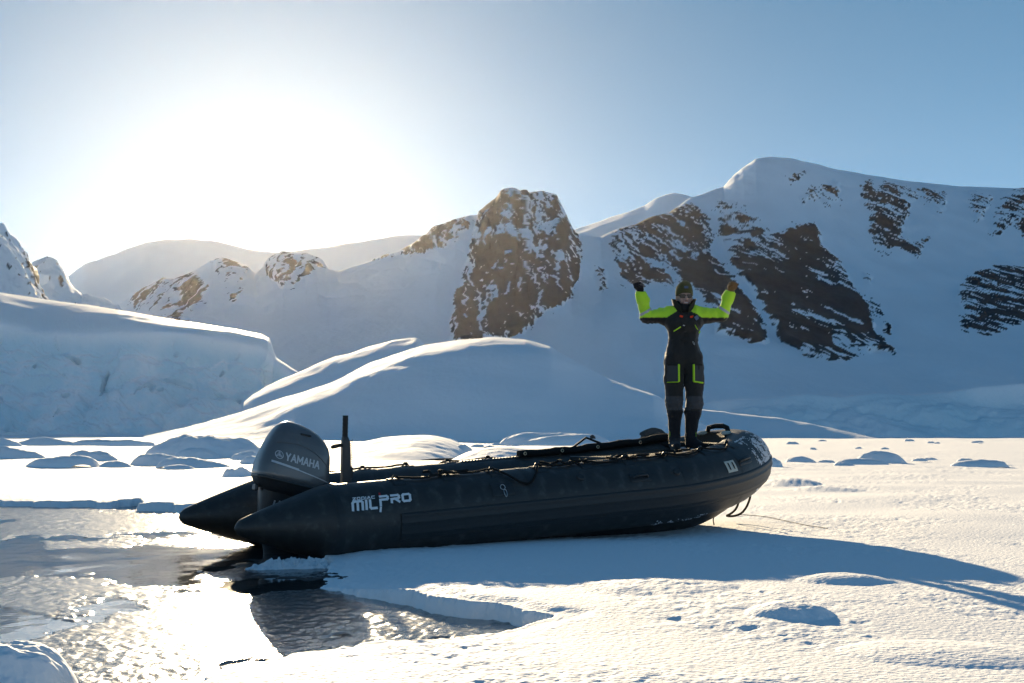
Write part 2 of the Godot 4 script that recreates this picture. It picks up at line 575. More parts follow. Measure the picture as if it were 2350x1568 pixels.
func mountain_tint(p: Vector3, f: Vector2, n: Vector3) -> Color:
	var q := Vector3(p.x, p.y, p.z * 0.08)
	var white := 0.85 + 0.03 * n1.get_noise_3dv(q * 0.05)
	var snow := Color(white * 0.99, white, white * 1.02)
	var r := rock_at(f)
	if r.x < -16.0:
		return snow
	var edge := r.x + n1.get_noise_3dv(q * 0.10) * 8.0 + n1.get_noise_3dv(q * 0.30) * 6.0 + n1.get_noise_3dv(q * 0.85) * 3.5
	if edge < 0.0:
		return snow
	# snow lies along the strata, in gullies and on ledges, the more the less bare the outcrop
	var st := strata(p)
	var tower := p.x < 35.0
	var warp := n1.get_noise_3dv(q * 0.05) * 3.0 + n1.get_noise_3dv(q * 0.22) * 1.6
	var streak := n1.get_noise_3d(st.x * 0.05, (st.y + warp) * 0.20, 1.0)
	var fine := n1.get_noise_3d(st.x * 0.10, (st.y + warp * 0.8) * 0.46, 4.0)
	var hatch := smoothstep(-0.25, 0.35, n1.get_noise_3dv(q * 0.035 + Vector3(3, 8, 0)))
	if tower: hatch = maxf(hatch, 0.7)
	var slab := nf.get_noise_3d(p.x * 0.018 + 5.0, p.y * 0.018, p.z * 0.004)
	var gully := 0.075 - absf(n1.get_noise_3d(st.x * 0.010, (st.y + warp) * 0.028, 9.0))
	var speck := nf.get_noise_3dv(q * 0.33)
	var cover := slab * 0.55 + hatch * (streak * 0.75 + fine * 0.65) + (1.0 - hatch) * (streak * 0.25 + fine * 0.2) + speck * 0.62 + (n.y - 0.45) * 0.35 - 0.20 - smoothstep(0.0, 30.0, edge) * 0.10
	cover -= (r.y - 0.6) * (0.75 if not tower else 0.6)
	if tower: cover += smoothstep(640.0, 460.0, f.y) * 0.26 - 0.06
	if gully > 0.0: cover += 0.5
	if cover > 0.0:
		return snow
	var b := 0.029 + 0.009 * n1.get_noise_3dv(q * 0.4) + 0.009 * n1.get_noise_3dv(q * 0.06) + 0.011 * nr.get_noise_3d(st.x * 0.03, st.y * 0.14, 2.0)
	b = maxf(b, 0.012)
	var red := 1.0 + 0.3 * maxf(0.0, n1.get_noise_3d(p.x * 0.06 + 7.0, p.y * 0.08, 0.0))
	return Color(b * 0.84 * red, b, b * 1.18)

func build_mountains() -> void:
	map_outcrops()
	var none = null
	var crest := CREST
	var cd := [[60,680],[265,700],[600,760],[1000,760],[1330,760],[1420,800],[1540,860],[1700,980],[2000,1050],[2600,1050]]
	var mid := []
	for p in crest: mid.append([p[0], lerpf(line([[60,800],[600,765],[1000,775],[1400,775],[1700,790],[2050,800],[2600,780]], p[0]), p[1], 0.5)])
	var back := []
	var bd := []
	for p in crest: back.append([p[0], p[1] + 60.0])
	for p in cd: bd.append([p[0], p[1] * 1.1])
	var lines := [
		[[[60,1000],[700,975],[2600,975]], [[60,350],[2600,350]], 22],
		[[[60,870],[600,860],[1000,845],[1500,872],[1900,866],[2600,866]], [[60,425],[2600,425]], 40],
		[[[60,800],[600,765],[1000,775],[1400,775],[1700,790],[2050,800],[2600,780]], [[60,500],[2600,500]], 100],
		[mid, [[60,600],[600,640],[1330,640],[1600,720],[2600,750]], 120],
		[crest, cd, 10],
		[back, bd, 0]]
	var o := top("mountain", slope(60, 3400, 1.7, lines, crag_out, mountain_tint, true), M.mountain)
	tag(o, "long backlit mountain wall with dark rock outcrops and blue shaded snow slopes", "mountain", "", "structure")
	# the pale plateau far behind, under the sun
	var c1 := [[-80,760],[60,700],[150,640],[190,605],[230,590],[280,570],[330,555],[380,550],[430,549],[480,558],[560,575],[640,582],[720,575],[800,560],[850,551],[920,543],[975,538],[1060,545],[1200,620]]
	var b1 := []
	for p in c1: b1.append([p[0], p[1] + 40])
	var soft := func(p: Vector3, _f: Vector2) -> float: return nf.get_noise_3dv(p * 0.006) * 7.0
	o = top("mountain", slope(-80, 1200, 8, [[[[-80,800]], [[0,1100]], 20], [c1, [[0,1500]], 5], [b1, [[0,1700]], 0]], soft, none), M.far_snow)
	tag(o, "pale hazy snow plateau far behind the ridge", "mountain", "", "structure")
	# distant dome on the right
	var c2 := [[1200,580],[1250,560],[1320,525],[1400,500],[1450,485],[1480,475],[1510,455],[1530,446],[1550,442],[1575,445],[1600,452],[1700,520],[1800,600]]
	var b2 := []
	for p in c2: b2.append([p[0], p[1] + 40])
	o = top("mountain", slope(1200, 1800, 6, [[[[1200,640]], [[0,1060]], 20], [c2, [[0,1300]], 5], [b2, [[0,1500]], 0]], soft, none), M.far_snow)
	tag(o, "rounded snow dome beyond the saddle right of the rock peak", "mountain", "", "structure")
	# peaks at the left edge
	var peak_tint := func(p: Vector3, f: Vector2, n: Vector3) -> Color:
		var k := n1.get_noise_3dv(p * 0.2) * 0.6 + n1.get_noise_3dv(p * 0.6) * 0.4
		var near: float = maxf(0.0, 1.0 - absf(f.x - 80.0) / 60.0)
		if k + near * 0.35 - n.y * 0.8 > 0.05: return Color(0.06, 0.055, 0.05)
		return Color(0.86, 0.87, 0.885)
	var peak_out := func(p: Vector3, _f: Vector2) -> float: return nr.get_noise_3dv(p * 0.03) * 2.5 + nf.get_noise_3dv(p * 0.15) * 1.2
	var c3 := [[-1500,560],[-1000,420],[-600,380],[-300,350],[-150,430],[-60,490],[0,545],[25,570],[45,595],[60,620],[80,660],[95,684],[120,730],[160,800]]
	var b3 := []
	for p in c3: b3.append([p[0] , p[1] + 60])
	o = top("mountain", slope(-1500, 160, 2.5, [[[[-300,800]], [[0,300]], 70], [c3, [[0,390]], 10], [b3, [[0,450]], 0]], peak_out, peak_tint), M.mountain)
	tag(o, "steep snowy shoulder cut off by the left edge", "mountain", "", "structure")
	var c4 := [[20,720],[60,640],[75,612],[95,606],[112,602],[122,610],[135,630],[150,650],[165,668],[180,682],[200,684],[225,695],[258,712],[300,760]]
	var b4 := []
	for p in c4: b4.append([p[0], p[1] + 50])
	o = top("mountain", slope(20, 300, 2.0, [[[[20,780]], [[0,460]], 50], [c4, [[0,530]], 8], [b4, [[0,600]], 0]], peak_out, peak_tint), M.mountain)
	tag(o, "small pointed snow peak with rock streaks near the left edge", "mountain", "", "structure")

func build_hills() -> void:
	var none = null
	var drift := func(p: Vector3, _f: Vector2) -> float:
		return nf.get_noise_3d(p.x * 0.045 + p.y * 0.03, p.y * 0.12, p.z * 0.035) * 0.40 + n1.get_noise_3d(p.x * 0.35, p.y * 0.3, p.z * 0.12) * 0.05 + n1.get_noise_3d(p.x * 1.3, p.y, p.z * 0.3) * 0.012
	# front dome
	var crest := [[330,1001],[420,985],[517,960],[613,928],[677,908],[757,882],[800,858],[850,833],[900,815],[971,794],[1045,784],[1125,781],[1205,788],[1263,802],[1320,835],[1400,875],[1460,895],[1500,908],[1535,928],[1600,965],[1680,1003],[1700,1010]]
	var edge := [[330,1006],[420,1003],[517,990],[590,972],[622,958],[677,925],[760,896],[805,874],[885,844],[965,815],[1077,789],[1125,785],[1205,791],[1263,806],[1320,839],[1400,879],[1460,899],[1500,912],[1535,932],[1600,968],[1680,1005],[1700,1012]]
	var back := []
	for p in crest: back.append([p[0], p[1] + 22.0])
	var foot := [[330,1016],[500,1016],[1700,1017]]
	var face := []
	for p in edge: face.append([p[0], lerpf(p[1], line(foot, p[0]), 0.35)])
	var o := top("snow_hill", slope(330, 1700, 3.2, [[foot, [[0,112]], 40], [face, [[300,120],[560,124],[700,121],[2000,121]], 40], [edge, [[0,130]], 40], [crest, [[0,152]], 12], [back, [[0,190]], 0]], drift, none), M.far_snow)
	tag(o, "smooth rounded snow dome behind the boat with a sunlit band along its left crest", "snow hill", "", "structure")
	# its taller shoulder behind
	var c1 := [[560,925],[575,914],[581,909],[620,885],[677,858],[773,823],[853,797],[901,784],[952,780],[962,784],[972,796],[990,815],[1010,850],[1040,890]]
	var e1 := [[560,930],[581,914],[640,889],[690,869],[757,845],[805,832],[900,806],[952,792],[972,806],[1010,860],[1040,900]]
	var k1 := []
	for p in c1: k1.append([p[0], p[1] + 20.0])
	o = top("snow_hill", slope(560, 1040, 3.2, [[[[560,985]], [[0,158]], 40], [e1, [[0,169]], 30], [c1, [[0,186]], 10], [k1, [[0,215]], 0]], drift, none), M.far_snow)
	tag(o, "sunlit snow crest rising behind the dome on its left", "snow hill", "", "structure")
	# low hill on the right
	var c2 := [[1470,960],[1484,940],[1495,933],[1540,934],[1610,940],[1700,950],[1775,958],[1850,971],[1930,988],[2000,1003],[2030,1008]]
	var k2 := []
	for p in c2: k2.append([p[0], p[1] + 14.0])
	o = top("snow_hill", slope(1470, 2030, 3.2, [[[[1470,1014]], [[0,139]], 36], [c2, [[0,151]], 8], [k2, [[0,170]], 0]], drift, none), M.far_snow)
	tag(o, "low snow hill with a thin bright crest behind the bow", "snow hill", "", "structure")
	# ice cliffs
	var ice_out := func(p: Vector3, f: Vector2) -> float:
		var k := smoothstep(0.0, 40.0, f.y - line([[0,740],[200,765],[400,762],[600,800],[680,860]], f.x))
		var step: float = nc.get_noise_3d(p.x * 0.10, p.y * 0.16, p.z * 0.1)
		return k * (nr.get_noise_3d(p.x * 0.07 + p.y * 0.05, p.y * 0.10, p.z * 0.08) * 1.5 + minf(step, 0.30) * 3.0 + minf(nc.get_noise_3d(p.x * 0.33, p.y * 0.4, p.z * 0.3), 0.3) * 0.9 + nf.get_noise_3d(p.x * 0.45, p.y * 0.6, p.z * 0.4) * 0.35 - 3.4 * smoothstep(0.74, 0.88, nr.get_noise_3d(p.x * 0.022 + p.y * 0.02, p.y * 0.05, 3.0)) - 2.0 * smoothstep(0.78, 0.90, nr.get_noise_3d(p.x * 0.06, p.y * 0.085 - p.x * 0.02, 7.0))) + nf.get_noise_3dv(p * 0.05) * 0.25
	var ice_tint := func(p: Vector3, f: Vector2, n: Vector3) -> Color:
		var snow := Color(0.86, 0.875, 0.89)
		var k := smoothstep(0.0, 30.0, f.y - line([[0,740],[200,765],[400,762],[600,800],[680,860]], f.x))
		var crack: float = 1.0 - smoothstep(0.0, 0.10, nc.get_noise_3d(p.x * 0.10, p.y * 0.16, p.z * 0.1))
		var blue := clampf(nf.get_noise_3dv(p * 0.09) * 1.1 + 0.35 + crack * 0.5 - maxf(n.y, 0.0) * 0.6, 0.0, 1.0) * k
		return snow.lerp(Color(0.40, 0.68, 0.77), blue * 0.6)
	var c3 := [[-250,640],[0,672],[100,688],[201,702],[300,720],[403,739],[520,760],[600,773],[618,779],[624,800],[632,824],[678,853],[720,882]]
	var t3 := [[-250,700],[0,736],[101,766],[208,763],[268,751],[369,758],[470,764],[537,771],[600,790],[614,800],[628,825],[678,856],[720,886]]
	var b3 := []
	for p in c3: b3.append([p[0], p[1] + 25.0])
	var m3 := []
	for p in t3: m3.append([p[0], lerpf(p[1], 1002.0, 0.55)])
	o = top("ice_cliff", slope(-1300, 720, 2.2, [[[[-250,1003]], [[0,232]], 60], [m3, [[0,240]], 60], [t3, [[0,247]], 36], [c3, [[-250,290],[600,290],[640,268],[720,260]], 10], [b3, [[0,330]], 0]], ice_out, ice_tint), M.ice_face)
	tag(o, "broad pale blue ice cliff with cracks below a smooth snow cap on the left", "ice cliff", "", "structure")
	var c4 := [[1500,960],[1560,945],[1620,925],[1680,918],[1760,915],[1850,905],[1930,912],[2010,903],[2100,908],[2180,900],[2250,888],[2350,880],[2600,870]]
	var b4 := []
	for p in c4: b4.append([p[0], p[1] + 14.0])
	var m4 := []
	for p in c4: m4.append([p[0], lerpf(p[1], 1006.0, 0.4)])
	var ice_out2 := func(p: Vector3, f: Vector2) -> float: return smoothstep(2.0, 26.0, f.y - line(c4, f.x)) * 1.5 * (nr.get_noise_3d(p.x * 0.06 + p.y * 0.03, p.y * 0.09, p.z * 0.08) * 0.7 + minf(nc.get_noise_3d(p.x * 0.09, p.y * 0.13, p.z * 0.1), 0.3) * 1.2 + nf.get_noise_3dv(p * 0.4) * 0.15)
	var ice_tint2 := func(p: Vector3, f: Vector2, n: Vector3) -> Color:
		var crack: float = 1.0 - smoothstep(0.0, 0.08, nc.get_noise_3d(p.x * 0.09, p.y * 0.13, p.z * 0.1))
		var blue := clampf(nf.get_noise_3dv(p * 0.07) * 0.9 + 0.15 + crack * 0.4, 0.0, 1.0)
		return Color(0.86, 0.875, 0.89).lerp(Color(0.42, 0.68, 0.76), blue * 0.6)
	o = top("ice_cliff", slope(1500, 3400, 2.6, [[[[1500,1011]], [[0,163]], 34], [m4, [[0,166]], 34], [c4, [[0,171]], 4], [b4, [[0,172.5]], 0]], ice_out2, ice_tint2), M.ice_face)
	tag(o, "low shaded ice cliff along the far shore on the right", "ice cliff", "", "structure")

# ------------------------------------------------------------------ sea ice and water
var shore := PackedVector2Array()
var sd := PackedFloat32Array()
const SC := 0.06
const SX := -17.0
const SZ := -20.0
const SW := 362
const SH := 300

func map_shore() -> void:
	for p in [[-300,1143],[0,1145],[120,1149],[250,1149],[316,1146],[330,1156],[400,1157],[470,1160],[560,1163],[660,1175],[760,1195],[800,1220],[760,1260],[742,1290],[736,1318],[800,1327],[880,1340],[955,1360],[1010,1369],[1060,1375],[1130,1383],[1200,1397],[1268,1407],[1200,1420],[1130,1437],[1000,1452],[880,1460],[780,1475],[660,1500],[560,1530],[470,1556],[380,1585],[250,1640],[0,1720]]:
		var g := on_level(p[0], p[1])
		shore.append(Vector2(g.x, g.z))
	shore.append(Vector2(-3.0, -3.1))
	shore.append(Vector2(-14.5, -3.1))
	shore.append(Vector2(-16.0, -18.6))
	sd.resize(SW * SH)
	var n := shore.size()
	for j in SH:
		for i in SW:
			var p := Vector2(SX + i * SC, SZ + j * SC)
			var d := 1e9
			for k in n:
				d = minf(d, p.distance_squared_to(Geometry2D.get_closest_point_to_segment(p, shore[k], shore[(k + 1) % n])))
			sd[j * SW + i] = sqrt(d) * (-1.0 if Geometry2D.is_point_in_polygon(p, shore) else 1.0)

func shore_at(x: float, z: float) -> float:     # metres from the water's edge, negative over water
	var a := (x - SX) / SC
	var b := (z - SZ) / SC
	if a < 0 or b < 0 or a >= SW - 1 or b >= SH - 1: return 9.0
	var i := int(a)
	var j := int(b)
	var q := j * SW + i
	return lerpf(lerpf(sd[q], sd[q + 1], a - i), lerpf(sd[q + SW], sd[q + SW + 1], a - i), b - j)

var ramp_at := Vector3.ZERO     # where the snow sinks to the slush under the hull
var drifts := []     # [x, z, half length x, half length z, height, tilt]

func snow_height(x: float, z: float) -> float:
	var d := -z
	var h := n1.get_noise_2d(x * 0.35, z * 0.35) * 0.022 + n1.get_noise_2d(x * 0.07, z * 0.05) * 0.06 * clampf((d - 12.0) / 20.0, 0.0, 1.0)
	var rough := clampf(n1.get_noise_2d(x * 0.5 + 31.0, z * 0.4) * 1.6 + 0.55, 0.12, 1.0)
	if d < 60.0:
		h += rough * (nf.get_noise_2d(x * 2.6, z * 2.0) * 0.010 + n1.get_noise_2d(x * 11.0, z * 7.0) * 0.0036)
	if d < 20.0:
		h += (0.35 + 0.65 * rough) * n1.get_noise_2d(x * 26.0, z * 17.0) * 0.0018
		var pit := n1.get_noise_2d(x * 5.5 + 9.0, z * 4.2)
		if pit > 0.6: h -= (pit - 0.6) * 0.03 * rough
	for q in drifts:
		var a: float = (x - q[0]) / q[2]
		var b: float = (z - q[1]) / q[3]
		if absf(a) < 1.0 and b > -1.0 and b < 1.0:
			b = b if b < 0.0 else b * 1.0
			var r := a * a + b * b
			if r < 1.0:
				h += q[4] * pow(1.0 - r, 0.8) * (1.0 + 0.08 * n1.get_noise_2d(x * 6.0, z * 6.0))
	if d < 21.0:
		var s := shore_at(x, z) + n1.get_noise_2d(x * 1.7, z * 1.7) * (0.05 + 0.06 * clampf((d - 10.0) * 0.15, 0.0, 1.0)) + n1.get_noise_2d(x * 7.0, z * 7.0) * 0.022
		var ramp := Vector2(x - ramp_at.x, (z - ramp_at.z) * 0.8).length()
		if ramp < 1.3: h -= 0.085 * smoothstep(1.3, 0.2, ramp)
		if s < 0.25:
			h += -0.03 * (1.0 - smoothstep(0.0, 0.25, s)) + (0.012 * (1.0 - smoothstep(0.02, 0.12, s)))
			h -= 0.42 * (1.0 - smoothstep(-0.10, 0.015, s))
	return h

func build_ground() -> void:
	map_shore()
	ramp_at = on_level(735, 1300)
	for q in [[1940, 1336, 0.30, 0.26, 0.04], [1812, 1412, 0.22, 0.28, 0.052], [1500, 1345, 0.5, 0.5, 0.03], [2200, 1500, 0.5, 0.4, 0.03], [1810, 1110, 0.55, 0.9, 0.11], [1895, 1124, 0.6, 0.6, 0.06]]:
		var g := on_level(q[0], q[1])
		drifts.append([g.x, g.z, q[2], q[3], q[4]])
	var us := PackedFloat32Array()
	for k in range(24, 0, -1): us.append(-0.395 - 0.02 * pow(k, 1.55))
	var u := -0.395
	while u <= 0.395:
		us.append(u); u += 0.00103
	for k in range(1, 25): us.append(0.395 + 0.02 * pow(k, 1.55))
	var ds := PackedFloat32Array()
	var o := 3003.0 / 2.6
	while o > 7.0:
		ds.append(3003.0 / o)
		o -= 1.55 if o < 640.0 and o > 90.0 else (1.15 if o <= 90.0 else 6.0)
	var w := us.size()
	var h := ds.size()
	var v := PackedVector3Array()
	v.resize(w * h)
	for j in h:
		var d := ds[j]
		for i in w:
			var x := us[i] * d
			v[j * w + i] = Vector3(x, snow_height(x, -d), -d)
	tag(top("snow_ground", grid_mesh(v, w, h), M.snow), "flat sea ice under wind textured sunlit snow", "snow", "", "structure")
	# the rest of the bay, behind the lens and to both sides
	var far := PackedVector3Array()
	for j in 41:
		for i in 61:
			var x := (i - 30) * 12.0
			var z := -2.4 + (40 - j) * 8.0
			far.append(Vector3(x, n1.get_noise_2d(x * 0.05, z * 0.05) * 0.1 if j < 39 else 0.0, z))
	tag(top("snow_ground", grid_mesh(far, 61, 41), M.snow), "snow covered sea ice behind the viewpoint", "snow", "", "structure")

func build_water() -> void:
	var us := PackedFloat32Array()
	for k in range(20, 0, -1): us.append(-0.40 - 0.012 * pow(k, 1.7))
	var u := -0.40
	while u <= 0.1:
		us.append(u); u += 0.0014
	var ds := PackedFloat32Array()
	var o := 3329.0 / 2.9
	while o > 3329.0 / 21.0:
		ds.append(3329.0 / o)
		o -= 1.7 if o < 640.0 else 6.0
	var w := us.size()
	var h := ds.size()
	var calm := PackedVector3Array()
	calm.resize(w * h)
	var brash := PackedVector3Array()
	brash.resize(w * h)
	var icy := PackedByteArray()
	icy.resize(w * h)
	for j in h:
		var d := ds[j]
		for i in w:
			var x := us[i] * d
			var z := -d
			calm[j * w + i] = Vector3(x, WATER + n1.get_noise_2d(x * 1.2, z * 0.8) * 0.003 + n1.get_noise_2d(x * 5.0, z * 3.2) * 0.0006, z)
			# brash ice floats on most of the water; a smooth lane stays open on the left, with ragged edges
			var lane := smoothstep(1.7, 0.9, absf(d - 10.6 + x * 0.12 + 0.6 * n1.get_noise_1d(x * 0.7))) * smoothstep(-1.6, -2.6, x)
			var k := nf.get_noise_2d(x * 0.45, z * 0.28 + 3.0) + 0.35 * nf.get_noise_2d(x * 2.5, z * 1.6) - lane * 0.75 + 0.21
			icy[j * w + i] = 1 if k > 0.0 else 0
			var lift := smoothstep(0.0, 0.05, k)
			var rough := 0.75 + 0.6 * smoothstep(-0.1, 0.25, n1.get_noise_2d(x * 0.8 + 4.0, z * 0.5))
			brash[j * w + i] = Vector3(x, WATER - 0.002 + lift * 0.008 + rough * (n1.get_noise_2d(x * 3.0, z * 2.0) * 0.0020 + n1.get_noise_2d(x * 10.0, z * 6.0) * 0.0028 + n1.get_noise_2d(x * 24.0, z * 13.0) * 0.0018 + n1.get_noise_2d(x * 48.0, z * 26.0) * 0.0010), z)
	tag(top("sea_water", grid_mesh(calm, w, h), M.water), "dark open water lane reflecting the ice cliff", "water", "", "structure")
	tag(top("brash_ice", grid_mesh(brash, w, h, PackedColorArray(), icy), M.brash), "thin brash ice glittering in the sun", "ice", "", "stuff")

# ------------------------------------------------------------------ snow mounds on the sea ice
func mound(px0: float, px1: float, ytop: float, ybase: float, lean := 0.0, rough := 0.06, power := 0.75, deep := 0.75, level := 0.0, sd_ := 0.0) -> MeshInstance3D:
	var d := (EYE.y - level) * F / (ybase - 985.0)
	var x0 := (px0 - CX) / F * d
	var x1 := (px1 - CX) / F * d
	var hgt := (ybase - ytop) / F * d * 1.02
	var hw := (x1 - x0) / 2.0
	var hd := maxf(hw * deep, hgt * 1.6)
	var nseg := clampi(int((px1 - px0) / 2.0), 26, 110)
	var v := PackedVector3Array()
	for j in nseg:
		for i in nseg:
			var a := i * 2.0 / (nseg - 1) - 1.0
			var b := j * 2.0 / (nseg - 1) - 1.0
			# square to disc, so that the rim is round
			var x := a * sqrt(1.0 - b * b / 2.0) * 1.06
			var z := b * sqrt(1.0 - a * a / 2.0) * 1.06
			var r2 := pow(absf(x + lean * (1.0 - x * x) * 0.5), 2.3) + z * z * (1.0 if z < 0.0 else 0.8)
			var hh := hgt * (pow(maxf(1.0 - r2, 0.0), power) if r2 < 1.0 else -0.25 * (r2 - 1.0) * 2.0)
			var p := Vector3(x * hw, hh, -z * hd)
			var q := Vector3(x * hw, 0, -z * hd) / maxf(hw, 0.2) + Vector3(sd_ * 7.3, sd_ * 2.1, 0)
			var inside := smoothstep(0.0, 0.5, 1.0 - r2)
			p.y += hgt * inside * (nf.get_noise_3dv(q * 0.9) * rough * 6.0 + nf.get_noise_3dv(q * 4.0) * rough)
			p.y -= 0.01
			v.append(p)
	var o := top("snow_mound", grid_mesh(v, nseg, nseg), M.snow)
	o.position = Vector3((x0 + x1) / 2.0, level, -d - hd * 0.8)
	return o

func build_mounds() -> void:
	var g := "snow covered ice lumps on the bay ice"
	var list := [
		[318,600,1001,1051,0.0,0.05,0.5,0.5,"large rounded snow mound left of the motor, the biggest on the bay ice"],
		[48,221,1046,1074,-0.5,0.03,0.5,0.55,"long smooth snow mound nearest the left edge, front row"],
		[221,300,1057,1074,0.0,0.03,0.7,0.7,"small snow hump just right of the long front mound"],
		[291,414,1039,1069,0.0,0.05,0.7,0.7,"peaked snow mound in front of the largest mound"],
		[389,504,1031,1053,0.2,0.05,0.7,0.7,"rounded snow hump against the base of the largest mound"],
		[350,526,1051,1075,0.4,0.05,0.6,0.6,"low wide snow mound in front of the large ones"],
		[364,448,1067,1078,0.1,0.04,0.7,0.7,"flat little snow hump at the very front of the mounds"],
		[-70,95,1026,1051,0.3,0.05,0.8,0.6,"snow mound cut off by the left edge"],
		[28,174,1005,1023,0.3,0.05,0.7,0.5,"long low snow mound at the back near the left edge"],
		[-60,45,1007,1026,0.2,0.05,0.6,0.6,"snow mound at the left edge, back row"],
		[146,266,1034,1057,0.3,0.05,0.7,0.6,"snow mound between the long front mound and the back row"],
		[525,596,1036,1057,0.0,0.04,0.6,0.7,"snow hump close behind the motor"],
		[546,612,1046,1066,0.0,0.04,0.6,0.7,"snow hump partly hidden by the motor cover"],
		[160,352,1009,1023,0.0,0.08,0.25,0.25,"flat topped snow shelf in front of the ice cliff"],
		[1034,1092,1021,1049,0.1,0.02,0.9,0.7,"pointed snow cone behind the boat amidships"],
		[958,1054,1006,1021,-0.3,0.06,0.6,0.7,"cluster like snow lump behind the pointed cone"],
		[1145,1380,994,1022,0.0,0.05,0.5,0.6,"tall snow lump with a bright outlined crest at the foot of the dome"],
		[1197,1408,997,1023,-0.3,0.04,0.55,0.6,"smooth snow lump in front of the tall outlined one"],
		[1803,1877,1048,1063,0.2,0.03,0.7,0.7,"snow hump right of the bow, nearest to it"],
		[1966,2086,1036,1062,0.1,0.03,0.8,0.7,"highest of the snow humps on the flat ice right of the bow"],
		[1918,2046,1053,1067,0.1,0.03,0.6,0.6,"low snow hump in front of the highest one on the right"],
		[2187,2321,1054,1071,-0.1,0.03,0.6,0.6,"long snow hump nearest the right edge"],
		[1760,1800,1052,1073,0.2,0.05,0.7,0.8,"snow hump touching the outline of the bow"],
	]
	for q in list:
		var o := mound(q[0], q[1], q[2], q[3], q[4], q[5], q[6], q[7], 0.0, list.find(q))
		tag(o, q[8], "snow mound", g)
	var rng := RandomNumberGenerator.new()
	rng.seed = 11
	for k in 26:
		var y := 1012.0 + pow(rng.randf(), 2.0) * 70.0
		var x := rng.randf_range(1760, 2420) if k < 20 else rng.randf_range(1060, 1180)
		if k >= 20: y = 1014.0 + rng.randf() * 14.0
		var wd := rng.randf_range(14, 42) * (0.6 + (y - 1010) / 60.0)
		tag(mound(x, x + wd, y - wd * 0.13 - 1.5, y, rng.randf_range(-0.3, 0.3), 0.06, 0.6, 0.8, 0.0, k), "tiny low snow hummock scattered on the distant flat ice", "snow mound", "tiny hummocks on the flat ice")
	# the long drift behind the tiller: lit back, shaded flank
	tag(mound(640, 1080, 1003, 1056, -0.6, 0.02, 1.1, 3.2, 0.0, 3.3), "long sunlit snow drift behind the motor tiller with a shaded flank", "snow mound", g)
	tag(mound(1000, 1330, 1030, 1075, 0.2, 0.02, 1.2, 2.2, 0.0, 5.3), "broad sunlit snow drift behind the boat floor amidships", "snow mound", g)
	# broken chunk, corner lump, rocks
	tag(mound(508, 584, 1077, 1093, 0.0, 0.14, 0.6, 0.7, 0.0, 8.1), "broken pile of snow blocks beside the motor leg", "snow mound", g)
	tag(mound(-200, 122, 1496, 1640, 0.0, 0.03, 0.6, 0.6, WATER, 2.7), "lump of snow in the bottom left corner beside the water", "snow mound", g)
	# slush pushed up along the hull
	var sl := base("slush_ridge", Transform3D(Basis(), on_level(668, 1305, WATER)))
	var sv := PackedVector3Array()
	for j in 40:
		for i in 90:
			var a := i / 44.5 - 1.0
			var b := j / 19.5 - 1.0
			var x := a * 0.36
			var z := -b * 0.17 - a * 0.10
			var e := maxf(0.0, 1.0 - pow(absf(a), 3.0)) * maxf(0.0, 1.0 - b * b)
			sv.append(Vector3(x, -0.03 + e * (0.085 + nf.get_noise_2d(x * 9.0, z * 9.0) * 0.06 + n1.get_noise_2d(x * 30.0, z * 30.0) * 0.02), z))
	part("slush", grid_mesh(sv, 90, 40), M.slush, sl)
	tag(sl, "ridge of wet slush pushed up against the stern of the boat", "slush")
	for r in [[1508, 1010, 979, 109.0, 33.0, "dark rock slab sticking out of the snow behind the person's boots"], [1361, 1003, 994, 79.0, 6.0, "small dark stone on the far snow lump"]]:
		var o := MB.new()
		var rings := []
		var s := F / float(r[3])
		for j in 9:
			var t := j / 8.0
			var ring := []
			for k in 14:
				var an := TAU * k / 14
				var rad: float = (r[4] / s) * sqrt(maxf(0.02, 1.0 - t * t)) * (1.0 + 0.45 * n1.get_noise_3d(cos(an) * 1.6, sin(an) * 1.6, t * 2.0))
				ring.append(Vector3(cos(an) * rad - t * r[4] / s * 0.25, t * (r[1] - r[2]) / s - 0.1, -sin(an) * rad * 0.6))
			rings.append(ring)
		o.loft(rings)
		var q := top("rock", o.mesh(false), M.rock)
		q.position = at(r[0], r[1], r[3])
		tag(q, r[5], "rock")

# ------------------------------------------------------------------ inflatable boat
# Own axes: x forward from the tips of the tail cones, y up from the waterline aft, z to starboard (towards the viewer).
const TR := 0.298
const S0 := 0.25        # lengths along the tube count from this far behind its first point
var boat_frame := Transform3D(Basis(Vector3.UP, deg_to_rad(28.0)) * Basis(Vector3(0, 0, 1), deg_to_rad(3.6)), Vector3(-2.45, -0.135, -11.5))
var keel_path := PackedVector3Array()      # centre line of the buoyancy tube, starboard stern - bow - port stern
var keel_len := PackedFloat32Array()

func tube_path() -> void:
	var half := []
	for k in 21: half.append(Vector3(0.70 + k * 0.1475, 0.28, 0.82))
	for p in [[3.9, 0.283, 0.815], [4.1, 0.292, 0.795], [4.3, 0.305, 0.755], [4.5, 0.319, 0.695], [4.7, 0.340, 0.61], [4.88, 0.367, 0.51], [5.03, 0.397, 0.40], [5.15, 0.428, 0.28], [5.225, 0.442, 0.15], [5.25, 0.448, 0.0]]:
		half.append(Vector3(p[0], p[1], p[2]))
	var c := Curve3D.new()
	c.bake_interval = 0.04
	var all := half.duplicate()
	for k in range(half.size() - 2, -1, -1): all.append(half[k] * Vector3(1, 1, -1))
	for k in all.size():
		var t: Vector3 = (all[mini(k + 1, all.size() - 1)] - all[maxi(k - 1, 0)]) / 6.0
		c.add_point(all[k], -t, t)
	keel_path = c.get_baked_points()
	var s := 0.0
	keel_len.append(0.0)
	for k in range(1, keel_path.size()):
		s += keel_path[k].distance_to(keel_path[k - 1])
		keel_len.append(s)

func tube_radius(s: float) -> float:
	return TR - 0.02 * smoothstep(1.6, 0.0, absf(s + S0 - keel_len[-1] / 2.0))

